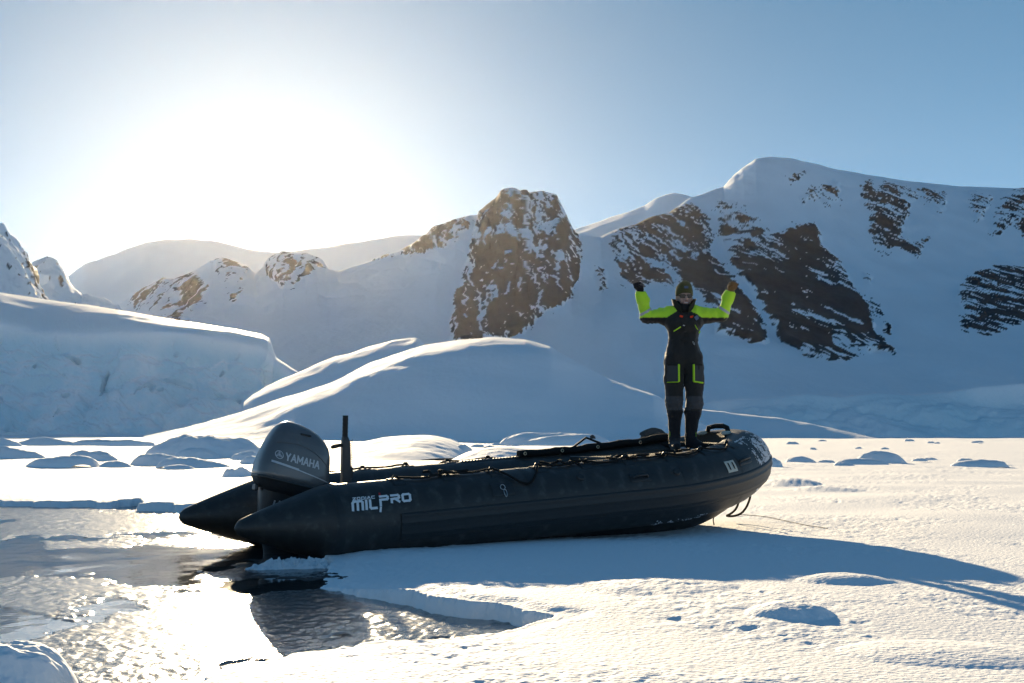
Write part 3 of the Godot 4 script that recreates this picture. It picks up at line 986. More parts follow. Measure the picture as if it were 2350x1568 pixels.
# a point on the tube s metres along it, at an angle above its outer side, off metres proud of the skin
func on_tube(s: float, ang: float, off := 0.0) -> Vector3:
	s += S0
	var k := keel_len.bsearch(clampf(s, 0.0, keel_len[-1]))
	k = clampi(k, 1, keel_len.size() - 1)
	var t := (s - keel_len[k - 1]) / (keel_len[k] - keel_len[k - 1])
	var c := keel_path[k - 1].lerp(keel_path[k], t)
	var tan := (keel_path[mini(k + 2, keel_len.size() - 1)] - keel_path[maxi(k - 3, 0)]).normalized()
	var n := tan.cross(Vector3.UP).normalized()
	var u := n.cross(tan)
	var r := tube_radius(s - S0) + off
	return c + n * (r * cos(ang)) + u * (r * sin(ang))

func tube_band(s0: float, s1: float, prof: Array, step := 0.05) -> MB:   # strip along the tube: prof = [[degrees, off] ...]
	var m := MB.new()
	var rings := []
	var fine := []          # wide flats follow the round of the tube
	for k in prof.size():
		if k > 0:
			var gap := int(absf(prof[k][0] - prof[k - 1][0]) / 4.0)
			for q in gap: fine.append([lerpf(prof[k - 1][0], prof[k][0], (q + 1.0) / (gap + 1.0)), lerpf(prof[k - 1][1], prof[k][1], (q + 1.0) / (gap + 1.0))])
		fine.append(prof[k])
	prof = fine
	var n := maxi(2, int((s1 - s0) / step))
	for k in n + 1:
		var ring := []
		for p in prof: ring.append(on_tube(lerpf(s0, s1, float(k) / n), deg_to_rad(p[0]), p[1]))
		rings.append(ring)
	return m.loft(rings, false, false)

# lettering drawn with strokes in a box 1 high; widths of the letters as in the print
var GLYPHS := {
	"Z": [1.0, [[0,1],[1,1],[0,0],[1,0]]], "O": [1.0, [[0.15,0],[0.85,0],[1,0.15],[1,0.85],[0.85,1],[0.15,1],[0,0.85],[0,0.15],[0.15,0]]], "D": [1.0, [[0,0],[0.85,0],[1,0.2],[1,0.8],[0.85,1],[0,1],[0,0]]],
	"I": [0.0, [[0,0],[0,1]]], "A": [1.0, [[0,0],[0.4,1],[0.6,1],[1,0]], [[0.15,0.35],[0.85,0.35]]], "C": [1.0, [[1,0],[0.15,0],[0,0.15],[0,0.85],[0.15,1],[1,1]]],
	"m": [1.15, [[0,0],[0,0.8],[0.12,1],[1.05,1],[1.15,0.85],[1.15,0]], [[0.58,0],[0.58,0.95]]], "L": [0.72, [[0,1],[0,0.15],[0.12,0],[0.72,0]]],
	"P": [1.0, [[0,0],[0,0.5],[0.88,0.5],[1,0.62],[1,0.88],[0.88,1],[0,1]]], "R": [1.0, [[0,0],[0,0.45],[0.88,0.5],[1,0.62],[1,0.88],[0.88,1],[0,1]], [[0.45,0.45],[1,0]]],
	"Y": [0.7, [[0,1],[0.35,0.45],[0.7,1]], [[0.35,0.45],[0.35,0]]], "M": [0.9, [[0,0],[0,1],[0.45,0.3],[0.9,1],[0.9,0]]], "H": [0.7, [[0,0],[0,1]], [[0.7,0],[0.7,1]], [[0,0.5],[0.7,0.5]]],
	"a": [0.8, [[0,0],[0.4,1],[0.8,0]], [[0.18,0.33],[0.62,0.33]]],
}

func strokes(m: MB, pts: Array, thick: float, put: Callable, lift := 0.0) -> void:
	for k in pts.size() - 1:
		var a := Vector2(pts[k][0], pts[k][1])
		var b := Vector2(pts[k + 1][0], pts[k + 1][1])
		var d := (b - a).normalized() * thick / 2.0
		var n := Vector2(-d.y, d.x)
		a -= d * 0.9
		b += d * 0.9
		var div := maxi(1, int(a.distance_to(b) / 0.03))
		for q in div:
			var p0 := a.lerp(b, float(q) / div)
			var p1 := a.lerp(b, float(q + 1) / div)
			var off := lift + k * 0.00025
			var i0 := m.add(put.call(p0 + n, off)); var i1 := m.add(put.call(p1 + n, off)); var i2 := m.add(put.call(p1 - n, off)); var i3 := m.add(put.call(p0 - n, off))
			m.quad(i0, i1, i2, i3)

func words(text: String, origin: Vector2, high: float, wide: float, thick: float, gap: float, slant: float, put: Callable) -> MB:
	var m := MB.new()
	var x := origin.x
	for ch in text:
		var g: Array = GLYPHS[ch]
		for k in range(1, g.size()):
			var pts := []
			for p in g[k]: pts.append([x + p[0] * wide + p[1] * high * slant, origin.y + p[1] * high])
			strokes(m, pts, thick, put, k * 0.001)
		x += float(g[0]) * wide + gap
	return m

func keel_y(x: float) -> float:      # the bottom rests along the snow, then sweeps up to the stem
	return line([[0.9, -0.10], [2.2, -0.10], [3.0, -0.125], [3.8, -0.175], [4.3, -0.185], [4.6, -0.15], [4.85, -0.07], [5.05, 0.05], [5.2, 0.17], [5.3, 0.3]], x)

func build_boat() -> void:
	tube_path()
	var total := keel_len[-1] - 2.0 * S0
	var boat := base("inflatable_boat", boat_frame)
	tag(boat, "black inflatable boat with its bow hauled up on the snow and stern in the water", "boat")
	# buoyancy tube with its cones
	var m := MB.new()
	var rings := []
	for k in keel_path.size():
		if k % 2 and k < keel_path.size() - 1: continue
		var ring := []
		for j in 40: ring.append(on_tube(keel_len[k] - S0, TAU * j / 40.0))
		rings.append(ring)
	m.loft(rings, true, false)
	part("buoyancy_tube", m.mesh(), M.rubber, boat)
	for side in [1.0, -1.0]:
		var cr := []
		for k in 25:
			var t := pow(k / 24.0, 1.7)
			var x := lerpf(0.0, 0.705, t)
			var r := lerpf(0.045, TR, pow(t, 0.9)) * (sqrt(1.0 - pow(1.0 - minf(t / 0.08, 1.0), 2.0)) if t < 0.08 else 1.0)
			r = maxf(r, 0.004)
			var ring := []
			for j in 32:
				var a := -TAU * j / 32.0
				ring.append(Vector3(x, 0.28 + 0.025 * (1.0 - t) + r * sin(a), side * (0.82 - 0.02 * (1.0 - t)) + r * cos(a)))
			cr.append(ring)
		part("tail_cone", MB.new().loft(cr).mesh(), M.rubber, boat)
		# welded seam where the cone joins the tube
		var s0 := -0.23 if side > 0 else total + 0.19
		part("seam", tube_band(s0, s0 + 0.045, range(0, 361, 10).map(func(d): return [d, 0.0025])).mesh(), M.rubber_trim, boat)
	# rubbing strake: a wide ribbed band round the outside
	var prof := [[9, 0.0], [8, 0.009], [6, 0.012], [4, 0.014], [2, 0.009], [-3, 0.009], [-5, 0.014], [-7, 0.014], [-9, 0.008], [-20, 0.008], [-22, 0.013], [-24, 0.013], [-26, 0.008], [-29, 0.008], [-31, 0.012], [-33, 0.009], [-34, 0.0]]
	part("rubbing_strake", tube_band(0.28, total - 0.28, prof).mesh(), M.rubber_trim, boat)
	for s in [1.45, 2.95, 3.62, total - 3.62, total - 2.95, total - 1.45]:
		part("seam", tube_band(s, s + 0.05, range(0, 361, 10).map(func(d): return [d, 0.002])).mesh(), M.rubber_trim, boat)
	# hull skin under the tubes
	var hull := []
	for k in 34:
		var t := k / 33.0
		var x := lerpf(0.98, 5.2, t)
		var zc := 0.82
		var yc := 0.28
		for q in keel_path.size():
			if keel_path[q].x >= x or keel_path[q].z <= 0.001:
				zc = keel_path[q].z; yc = keel_path[q].y
				break
		var keel := keel_y(x)
		var row := []
		for j in 25:
			var a := j / 12.0 - 1.0
			var z := a * (zc + 0.06)
			var y := lerpf(keel, yc - TR * 0.90, pow(absf(a), 2.6))
			row.append(Vector3(x, minf(y, yc - TR * 0.90), z))
		hull.append(row)
	part("hull_skin", MB.new().loft(hull, false, false).mesh(), M.hull_fabric, boat)
	part("keel_strip", MB.new().sweep(range(30).map(func(k): return Vector3(1.0 + k * 0.145, keel_y(1.0 + k * 0.145), 0)), 0.022, 8).mesh(), M.rubber_trim, boat)
	# transom and floor boards
	part("transom", MB.new().box(Vector3(0.05, 0.56, 1.12), Transform3D(Basis(), Vector3(0.99, 0.27, 0)), 0.012).mesh(false), M.motor_dark, boat)
	part("transom_plate", MB.new().box(Vector3(0.012, 0.3, 0.36), Transform3D(Basis(), Vector3(0.957, 0.36, 0)), 0.003).mesh(false), M.steel, boat)
	for k in 5:
		part("floor_board", MB.new().box(Vector3(0.575, 0.02, 1.08), Transform3D(Basis(), Vector3(1.31 + k * 0.585, 0.1, 0)), 0.004).mesh(false), M.floor_metal, boat)
	# bow locker the person stands on
	var lid := part("bow_platform", MB.new().box(Vector3(1.16, 0.03, 0.98), Transform3D(Basis(), Vector3(4.30, 0.545, 0)), 0.008).mesh(false), M.deck_board, boat)
	part("edge_trim", MB.new().box(Vector3(0.02, 0.05, 0.98), Transform3D(Basis(), Vector3(3.712, 0.54, 0)), 0.006).mesh(false), M.motor_dark, lid)
	part("locker_wall", MB.new().box(Vector3(0.03, 0.40, 1.0), Transform3D(Basis(), Vector3(3.76, 0.31, 0)), 0.006).mesh(false), M.motor_dark, boat)
	for q in [[4.6, 0.22, 0.07], [4.45, 0.40, 0.05], [4.68, -0.05, 0.09], [3.95, 0.36, 0.05], [4.74, 0.30, 0.06]]:
		part("snow_clump", lump(q[2], q[2] * 0.35, int(q[0] * 100)).mesh(), M.frost, lid).position = Vector3(q[0], 0.558, q[1])
	# apron closing the bow between the tubes
	var ap := []
	for k in 12:
		var t := k / 11.0
		var row := []
		for j in 15:
			var a := j / 7.0 - 1.0
			var x := lerpf(4.78, 5.12, t) - absf(a) * absf(a) * 0.05
			row.append(Vector3(x, lerpf(0.56, 0.705, t) - 0.04 * (1.0 - absf(a)) * (1.0 - t) + 0.006 * n1.get_noise_2d(x * 14, a * 5), a * lerpf(0.46, 0.20, t)))
		ap.append(row)
	part("bow_apron", MB.new().loft(ap, false, false).mesh(), M.deck_board, boat)
	part("apron_roll", MB.new().sweep(range(13).map(func(k): var a: float = k / 6.0 - 1.0; return Vector3(4.80 - a * a * 0.05, 0.60, a * 0.47)), 0.032, 10).mesh(), M.canvas, boat)
	part("bow_handle", MB.new().sweep([Vector3(5.10, 0.70, -0.17), Vector3(5.10, 0.75, -0.15), Vector3(5.12, 0.765, -0.06), Vector3(5.12, 0.765, 0.06), Vector3(5.10, 0.75, 0.15), Vector3(5.10, 0.70, 0.17)], 0.024, 8).mesh(), M.canvas, boat)
	for z in [-0.19, 0.19]:
		part("handle_fitting", MB.new().box(Vector3(0.10, 0.04, 0.06), Transform3D(Basis(Vector3.UP, z), Vector3(5.06, 0.70, z)), 0.012).mesh(false), M.patch_grey, boat)
	# rolled dodger along the far tube
	var rp := []
	for k in 34: rp.append(on_tube(total - lerpf(2.35, 4.05, k / 33.0), deg_to_rad(lerpf(98, 104, k / 33.0)), 0.032 + 0.005 * sin(k * 0.9)))
	var roll := part("dodger_roll", MB.new().sweep(rp, range(34).map(func(k): return 0.038 + 0.006 * n1.get_noise_1d(k * 0.4)), 10).mesh(), M.canvas, boat)
	for k in [1, 9, 17, 26]:
		var gp: Vector3 = rp[k] + Vector3(0, 0.0, 0.042)
		part("grommet", ring_mesh(gp, Vector3(0, 0, 1), 0.014, 0.005, 12).mesh(), M.brass, roll)
	part("strap", MB.new().sweep([rp[12] + Vector3(0, 0.03, 0), rp[15] + Vector3(0, 0.10, 0), rp[18] + Vector3(0, 0.035, 0)], 0.012, 6).mesh(), M.canvas, roll)
	# lifelines: rope held by patches along both tubes, with swags between
	for side in [0, 1]:
		var marks := []
		for k in 9: marks.append(0.35 + k * 0.43)
		for k in marks.size():
			var s: float = marks[k] if side == 0 else total - marks[k]
			var c := on_tube(s, deg_to_rad(78), 0.0)
			var pt := part("lifeline_patch", tube_band(s - 0.05, s + 0.05, [[58, 0.0], [60, 0.006], [96, 0.006], [98, 0.0]], 0.05).mesh(), M.rubber_trim, boat)
			part("eyelet", MB.new().sweep([on_tube(s - 0.03, deg_to_rad(80), 0.004), on_tube(s - 0.012, deg_to_rad(80), 0.034), on_tube(s + 0.012, deg_to_rad(80), 0.034), on_tube(s + 0.03, deg_to_rad(80), 0.004)], 0.009, 6).mesh(), M.rubber_trim, pt)
			if k < marks.size() - 1:
				var p := []
				var s1: float = marks[k + 1] if side == 0 else total - marks[k + 1]
				var sag: float = [70.0, 74.0, 36.0, 72.0, 68.0, 72.0, 66.0, 62.0][k]
				for q in 17:
					var t := q / 16.0
					var e := sin(t * PI)
					p.append(on_tube(lerpf(s, s1, t), deg_to_rad(80.0 - e * (80.0 - sag)), 0.022 - 0.006 * e + 0.004 * n1.get_noise_1d(t * 9.0 + k * 5.0)))
				part("lifeline", MB.new().sweep(p, 0.0095, 7).mesh(), M.rope, boat)
	# knots and spare rope lying on the near tube
	for q in [[0.62, 0.95], [1.7, 2.1], [2.35, 2.75], [2.85, 3.25]]:
		var p := []
		for k in 40:
			var t := k / 39.0
			p.append(on_tube(lerpf(q[0], q[1], t) + 0.03 * sin(t * 21.0), deg_to_rad(84.0 + 9.0 * sin(t * 17.0 + q[0])), 0.018 + 0.018 * maxf(0.0, sin(t * 13.0 + q[1]))))
		part("loose_rope", MB.new().sweep(p, 0.011, 7).mesh(), M.rope, boat)
	# ribbed step pads on the tube tops
	for q in [[2.1, 2.62], [total - 2.5, total - 1.75]]:
		var rows := []
		var n := 44
		for k in n + 1:
			var ring := []
			for a in [70, 73, 82, 92, 101, 104]: ring.append(on_tube(lerpf(q[0], q[1], float(k) / n), deg_to_rad(a), 0.0 if a in [70, 104] else (0.010 if k % 2 else 0.005)))
			rows.append(ring)
		part("step_pad", MB.new().loft(rows, false, false).mesh(false), M.rubber_trim, boat)
	# carry handles, D ring with clip
	for s in [2.52, 3.72]:
		var h := part("carry_handle", tube_band(s - 0.10, s + 0.10, [[22, 0.0], [23, 0.006], [37, 0.006], [38, 0.0]]).mesh(), M.rubber_trim, boat)
		part("grip", MB.new().sweep([on_tube(s - 0.075, deg_to_rad(30), 0.006), on_tube(s - 0.05, deg_to_rad(30), 0.035), on_tube(s + 0.05, deg_to_rad(30), 0.035), on_tube(s + 0.075, deg_to_rad(30), 0.006)], 0.013, 8).mesh(), M.rubber_trim, h)
	var dp := part("ring_patch", tube_band(1.10, 1.30, [[20, 0.0], [21, 0.005], [42, 0.005], [43, 0.0]]).mesh(), M.rubber_trim, boat)
	part("d_ring", ring_mesh(on_tube(1.2, deg_to_rad(34), 0.012), Vector3(0, 0.4, 1), 0.021, 0.0035, 18).mesh(), M.steel, dp)
	var cp := []
	for k in 19:
		var a := TAU * k / 18.0
		cp.append(on_tube(1.21 + 0.012 * cos(a) * (1.0 + 0.3 * sin(a)), deg_to_rad(24.0 + 6.0 * sin(a)), 0.012))
	part("snap_hook", MB.new().sweep(cp, 0.0035, 6).mesh(), M.steel, dp)
	for q in [[1.95, 40.0], [2.9, 33.0]]:
		part("valve", MB.new().sweep([on_tube(q[0], deg_to_rad(q[1]), 0.0), on_tube(q[0], deg_to_rad(q[1]), 0.008), on_tube(q[0], deg_to_rad(q[1]), 0.012)], [0.035, 0.033, 0.026], 16, Vector3(1, 0, 0)).mesh(), M.rubber_trim, boat)
	# printed name
	var put := func(p: Vector2, off: float) -> Vector3: return on_tube(-0.125 + p.x * 0.76, deg_to_rad(24.0) + p.y * 0.76 / TR, 0.0035 + off)
	part("name_print", words("mIL", Vector2(0.02, -0.025), 0.088, 0.092, 0.026, 0.042, 0.16, put).mesh(), M.print_white, boat)
	part("name_print", words("PRO", Vector2(0.330, 0.02), 0.075, 0.082, 0.026, 0.042, 0.16, put).mesh(), M.print_white, boat)
	part("name_print", words("ZODIAC", Vector2(0.045, 0.082), 0.027, 0.030, 0.009, 0.017, 0.16, put).mesh(), M.print_white, boat)
	var tail := MB.new()
	strokes(tail, [[0.331, 0.02], [0.327, -0.002]], 0.026, put)
	strokes(tail, [[0.322, -0.026], [0.312, -0.062]], 0.022, put)
	part("name_print", tail.mesh(), M.print_white, boat)
	var flame := MB.new()
	strokes(flame, [[0.348, 0.118], [0.351, 0.138]], 0.02, put)
	part("name_accent", flame.mesh(), M.print_red, boat)
	# number plate near the bow: pale patch with two bars
	var ps := 3.50
	var pp := part("number_patch", tube_band(ps - 0.065, ps + 0.065, [[15, 0.0], [15.6, 0.004], [36, 0.004], [36.6, 0.0]], 0.02).mesh(), M.patch_grey, boat)
	var put2 := func(p: Vector2, off: float) -> Vector3: return on_tube(ps + p.x, deg_to_rad(25.8) + p.y / TR, 0.008 + off)
	for x in [-0.028, 0.028]:
		var bars := MB.new()
		strokes(bars, [[x, -0.026], [x, 0.026]], 0.016, put2)
		part("numeral", bars.mesh(), M.suit_black, pp)
	# frost sticking to the bow
	var fr := MB.new()
	var rng := RandomNumberGenerator.new()
	rng.seed = 21
	for k in 7000:
		var s := total / 2.0 - 0.75 + rng.randf() * 0.95
		var a := rng.randf_range(-42, 78)
		var p := on_tube(s, deg_to_rad(a))
		var cover := 0.7 * n1.get_noise_3dv(p * 6.0) + 0.8 * n1.get_noise_3d(p.x * 22.0, p.y * 9.0, p.z * 22.0) + 0.4 * rng.randf_range(-1.0, 1.0) + (0.5 if a > 8.0 and a < 62.0 and absf(s - total / 2.0 + 0.36) < 0.24 else -0.12) - 0.1
		if cover < 0.12: continue
		var q := lump(rng.randf_range(0.0025, 0.009) * (0.7 + cover), 0.0025, k, 5)
		var n := (p - on_tube(s, deg_to_rad(a), -0.1)).normalized()
		fr.join(q, Transform3D(Basis(Quaternion(Vector3.UP, n)), p))
	tag(part("frost", fr.mesh(), M.frost, boat), "", "", "", "stuff")
	var fr2 := MB.new()
	for k in 260:      # snow caught along the lower bow and chine
		var s := total / 2.0 - 0.35 - rng.randf() * 1.6
		var a := -70.0 + rng.randfn() * 7.0
		var p := on_tube(s, deg_to_rad(a))
		if n1.get_noise_3dv(p * 3.0) + 0.4 * n1.get_noise_3dv(p * 11.0) < 0.12: continue
		fr2.join(lump(rng.randf_range(0.003, 0.010), 0.003, k, 5), Transform3D(Basis(Quaternion(Vector3.UP, (p - on_tube(s, deg_to_rad(a), -0.1)).normalized())), p))
	tag(part("frost", fr2.mesh(), M.frost, boat), "", "", "", "stuff")
	# ropes hanging from the bow, top level: they lie on the snow
	var p0 := at(1722, 1130, 14.05)
	var p1 := at(1694, 1150, 13.75)
	var lo := on_level(1672, 1184)
	var loop := []
	for p in [[1722,1128,14.0],[1722,1140,14.02],[1716,1158,14.05],[1706,1174,14.06],[1694,1182,14.06],[1680,1185,14.06],[1668,1184,14.06],[1676,1180,14.0],[1686,1172,13.95],[1693,1160,13.9],[1697,1144,13.8]]:
		loop.append(at(p[0], p[1], p[2]))
	tag(top("mooring_rope", MB.new().sweep(smooth(loop), 0.011, 8).mesh(), M.tow_rope), "thick dark rope looping from under the bow to the snow", "rope")
	var thin := []
	for p in [[1690,1186],[1720,1187],[1760,1191],[1800,1197],[1850,1206],[1900,1212]]:
		var g := on_level(p[0], p[1])
		thin.append(Vector3(g.x, snow_height(g.x, g.z) + 0.006, g.z))
	tag(top("mooring_line", MB.new().sweep(smooth(thin), 0.0035, 6).mesh(), M.tow_rope), "thin line lying on the snow to the right of the bow", "rope")
	var cord := []
	for p in [[1647,1170,13.4],[1641,1180,13.4],[1637,1193,13.4],[1639,1206,13.4]]: cord.append(at(p[0], p[1], p[2]))
	tag(top("hanging_cord", MB.new().sweep(smooth(cord), 0.006, 6).mesh(), M.tow_rope), "short thin cord dangling below the bow", "cord")

func smooth(pts: Array) -> Array:
	var c := Curve3D.new()
	c.bake_interval = 0.02
	for k in pts.size():
		var t: Vector3 = (pts[mini(k + 1, pts.size() - 1)] - pts[maxi(k - 1, 0)]) / 6.0
		c.add_point(pts[k], -t, t)
	return Array(c.get_baked_points())

func lump(r: float, h: float, sd_: int, sides := 8) -> MB:
	var rings := []
	for j in 4:
		var t := j / 3.0
		var ring := []
		for k in sides:
			var a := -TAU * k / sides
			var q: float = r * [1.0, 0.85, 0.5, 0.12][j] * (1.0 + 0.5 * n1.get_noise_2d(cos(a) * 1.3 + sd_ * 3.1, sin(a) * 1.3))
			ring.append(Vector3(cos(a) * q, h * [-0.2, 0.5, 0.9, 1.0][j], sin(a) * q))
		rings.append(ring)
	return MB.new().loft(rings, true, false)

func ring_mesh(c: Vector3, n: Vector3, r: float, thick: float, seg: int) -> MB:
	var b := Basis(Quaternion(Vector3(0, 0, 1), n.normalized()))
	var p := []
	for k in seg + 1: p.append(c + b * Vector3(cos(TAU * k / seg) * r, sin(TAU * k / seg) * r, 0))
	return MB.new().sweep(p, thick, 6, n, false)

# ------------------------------------------------------------------ outboard motor
# Own axes as the boat's, turned nose down; origin under the middle of the cover.
var COWL := [[0.0, -0.30, 0.285, 0.185], [0.03, -0.305, 0.29, 0.192], [0.10, -0.295, 0.288, 0.19], [0.19, -0.27, 0.28, 0.18], [0.27, -0.240, 0.275, 0.168], [0.33, -0.214, 0.258, 0.154], [0.38, -0.188, 0.222, 0.134], [0.42, -0.160, 0.168, 0.108], [0.448, -0.128, 0.10, 0.077], [0.463, -0.098, 0.03, 0.045], [0.468, -0.07, -0.02, 0.016]]

func cowl_row(y: float) -> Array:
	for k in range(1, COWL.size()):
		if y <= COWL[k][0]:
			var t: float = (y - COWL[k - 1][0]) / (COWL[k][0] - COWL[k - 1][0])
			return range(4).map(func(q): return lerpf(COWL[k - 1][q], COWL[k][q], t))
	return COWL[-1]

func on_cowl(x: float, y: float, off := 0.0) -> Vector3:     # starboard side
	var r := cowl_row(y)
	var c: float = (r[1] + r[2]) / 2.0
	var a: float = (r[2] - r[1]) / 2.0
	var t := clampf(absf(x - c) / a, 0.0, 0.999)
	return Vector3(x, y - 0.15 * x, float(r[3]) * pow(1.0 - pow(t, 3.2), 1.0 / 3.2) + off)

func super_ring(y: float, x0: float, x1: float, b: float, n := 36, e := 3.2) -> Array:
	var ring := []
	for k in n:
		var a := -TAU * k / n
		var cx := cos(a)
		var sx := sin(a)
		var x := (x0 + x1) / 2.0 + (x1 - x0) / 2.0 * signf(cx) * pow(absf(cx), 2.0 / e)
		ring.append(Vector3(x, y - 0.15 * x, b * signf(sx) * pow(absf(sx), 2.0 / e)))
	return ring

func build_motor() -> void:
	var t := boat_frame * Transform3D(Basis(Vector3(0, 0, 1), deg_to_rad(-10.0)).scaled(Vector3.ONE * 1.07), Vector3(0.735, 0.555, 0))
	var mo := base("outboard_motor", t)
	tag(mo, "grey outboard motor with white lettering tilted on the stern of the boat", "outboard motor")
	var rings := []
	for k in 49:
		var y: float = COWL[-1][0] * (1.0 - pow(1.0 - k / 48.0, 1.35))
		var r := cowl_row(y)
		rings.append(super_ring(y, r[1], r[2], r[3], 48))
	var cover := part("cover", MB.new().loft(rings).mesh(), M.cowl_paint, mo)
	# raised shoulder line and air intake of the cover
	var sh := []
	for k in 24:
		var x := lerpf(-0.20, 0.225, k / 23.0)
		sh.append(on_cowl(x, 0.30 - 0.10 * pow((x + 0.03) / 0.25, 2.0) * (1.0 if x > -0.03 else 0.6), 0.0005))
	part("shoulder_line", MB.new().sweep(sh, 0.004, 6).mesh(), M.cowl_paint, cover)
	part("air_intake", MB.new().box(Vector3(0.09, 0.018, 0.03), Transform3D(Basis(Vector3(0, 0, 1), -0.1) * Basis(Vector3(1, 0, 0), -0.6), on_cowl(0.03, 0.385, -0.006)), 0.006).mesh(false), M.motor_dark, cover)
	# dark gasket and lower pan
	part("gasket", MB.new().loft([super_ring(-0.018, -0.30, 0.285, 0.186), super_ring(-0.006, -0.306, 0.291, 0.193), super_ring(0.006, -0.306, 0.291, 0.193), super_ring(0.012, -0.30, 0.285, 0.186)]).mesh(), M.motor_dark, mo)
	part("lower_pan", MB.new().loft([super_ring(-0.095, -0.235, 0.22, 0.13), super_ring(-0.075, -0.26, 0.25, 0.16), super_ring(-0.045, -0.285, 0.275, 0.178), super_ring(-0.016, -0.298, 0.285, 0.187)]).mesh(), M.motor_leg, mo)
	# leg
	var leg := part("leg", MB.new().loft([super_ring(-0.92, -0.10, 0.05, 0.022, 24, 2.0), super_ring(-0.62, -0.14, 0.07, 0.035, 24, 2.2), super_ring(-0.5, -0.17, 0.10, 0.055, 24, 2.4), super_ring(-0.34, -0.23, 0.15, 0.085, 24, 2.6), super_ring(-0.085, -0.25, 0.20, 0.125, 24, 2.8)]).mesh(), M.motor_leg, mo)
	part("cavitation_plate", MB.new().loft([super_ring(-0.70, -0.27, 0.10, 0.11, 24, 2.4), super_ring(-0.69, -0.27, 0.10, 0.11, 24, 2.4)]).mesh(false), M.motor_leg, leg)
	part("gearcase", MB.new().sweep([Vector3(-0.24, -0.84, 0), Vector3(-0.16, -0.84, 0), Vector3(0.0, -0.84, 0), Vector3(0.14, -0.84, 0), Vector3(0.2, -0.84, 0)], [0.03, 0.05, 0.055, 0.04, 0.01], 16).mesh(), M.motor_leg, leg)
	part("skeg", MB.new().box(Vector3(0.14, 0.16, 0.012), Transform3D(Basis(), Vector3(0.0, -0.94, 0)), 0.004).mesh(false), M.motor_leg, leg)
	var prop := part("propeller", MB.new().sweep([Vector3(-0.33, -0.84, 0), Vector3(-0.24, -0.84, 0)], 0.035, 14).mesh(), M.motor_dark, mo)
	for k in 3:
		var bl := MB.new()
		var a := TAU * k / 3.0
		var rr := []
		for j in 6:
			var q := j / 5.0
			var w := 0.05 * sin(PI * (0.15 + 0.8 * q))
			var ring := []
			for e in [[-w, 0.004], [0.0, 0.007], [w, 0.004], [w, -0.004], [0.0, -0.007], [-w, -0.004]]:
				ring.append(Vector3(-0.285, -0.84, 0) + Basis(Vector3(1, 0, 0), a) * Vector3(e[0] * 0.6, 0.03 + q * 0.12, e[0] * 0.8 + e[1]))
			rr.append(ring)
		part("blade", bl.loft(rr).mesh(), M.motor_dark, prop)
	# clamp bracket on the transom
	part("clamp_bracket", MB.new().box(Vector3(0.12, 0.34, 0.24), Transform3D(Basis(Vector3(0, 0, 1), deg_to_rad(15)), Vector3(0.24, -0.20, 0)), 0.02).mesh(false), M.motor_dark, mo)
	for z in [-0.08, 0.08]:
		part("clamp_screw", MB.new().sweep([Vector3(0.28, -0.16, z), Vector3(0.40, -0.13, z)], 0.011, 8).mesh(), M.steel, mo)
	part("tilt_lever", MB.new().sweep([Vector3(0.20, -0.08, 0.13), Vector3(0.30, -0.07, 0.15), Vector3(0.34, -0.09, 0.15)], 0.009, 7).mesh(), M.steel, mo)
	part("fuel_hose", MB.new().sweep(smooth([Vector3(0.26, -0.07, 0.08), Vector3(0.34, -0.09, 0.12), Vector3(0.40, -0.16, 0.16), Vector3(0.47, -0.26, 0.20), Vector3(0.56, -0.38, 0.2)]), 0.008, 7).mesh(), M.motor_dark, mo)
	part("rear_latch", MB.new().box(Vector3(0.03, 0.05, 0.08), Transform3D(Basis(), Vector3(-0.285, -0.05, 0.02)), 0.008).mesh(false), M.motor_dark, mo)
	# tiller arm folded up
	var up := deg_to_rad(5.5)
	var tb := Transform3D(Basis(Vector3(0, 0, 1), up), Vector3(0.435, 0.03, 0.03))
	var arm := part("tiller_arm", MB.new().loft([rect_ring(tb, -0.05, 0.09, 0.075, 0.01), rect_ring(tb, 0.04, 0.088, 0.07, 0.008), rect_ring(tb, 0.10, 0.080, 0.066, 0.004), rect_ring(tb, 0.28, 0.072, 0.06, 0.0), rect_ring(tb, 0.34, 0.07, 0.056, -0.002), rect_ring(tb, 0.368, 0.055, 0.05, -0.006), rect_ring(tb, 0.385, 0.044, 0.04, -0.008)]).mesh(false), M.motor_leg, mo)
	part("grip", MB.new().sweep(range(12).map(func(k): return tb * Vector3(-0.008, 0.38 + k * 0.0155, 0)), range(12).map(func(k): return 0.021 + (0.0018 if k % 2 else 0.0)), 14, Vector3(1, 0, 0)).mesh(), M.grip_rubber, arm)
	part("shift_lever", MB.new().sweep([tb * Vector3(-0.02, 0.315, 0.01), tb * Vector3(-0.06, 0.315, 0.01), tb * Vector3(-0.105, 0.305, 0.01), tb * Vector3(-0.125, 0.298, 0.01)], [0.012, 0.016, 0.018, 0.012], 10).mesh(), M.grip_rubber, arm)
	part("pivot_bracket", MB.new().box(Vector3(0.16, 0.07, 0.12), Transform3D(Basis(Vector3(0, 0, 1), up), Vector3(0.37, -0.03, 0.02)), 0.015).mesh(false), M.motor_leg, arm)
	part("switch_block", MB.new().box(Vector3(0.04, 0.10, 0.05), tb * Transform3D(Basis(), Vector3(0.04, 0.10, 0.0)), 0.01).mesh(false), M.motor_dark, arm)
	var coil := []
	for k in 130:
		var q := k / 129.0
		var a := q * TAU * 13.0
		coil.append(tb * (Vector3(0.042 + 0.011 * cos(a), 0.36 - q * 0.22, 0.012 + 0.011 * sin(a))))
	part("safety_cord", MB.new().sweep(coil, 0.0022, 5).mesh(), M.red_cord, arm)
	# lettering
	var put := func(p: Vector2, off: float) -> Vector3: return on_cowl(p.x, p.y, 0.0012 + off)
	part("maker_print", words("YaMaHa", Vector2(-0.125, 0.160), 0.052, 0.043, 0.011, 0.014, 0.08, put).mesh(), M.decal_silver, cover)
	var em := MB.new()
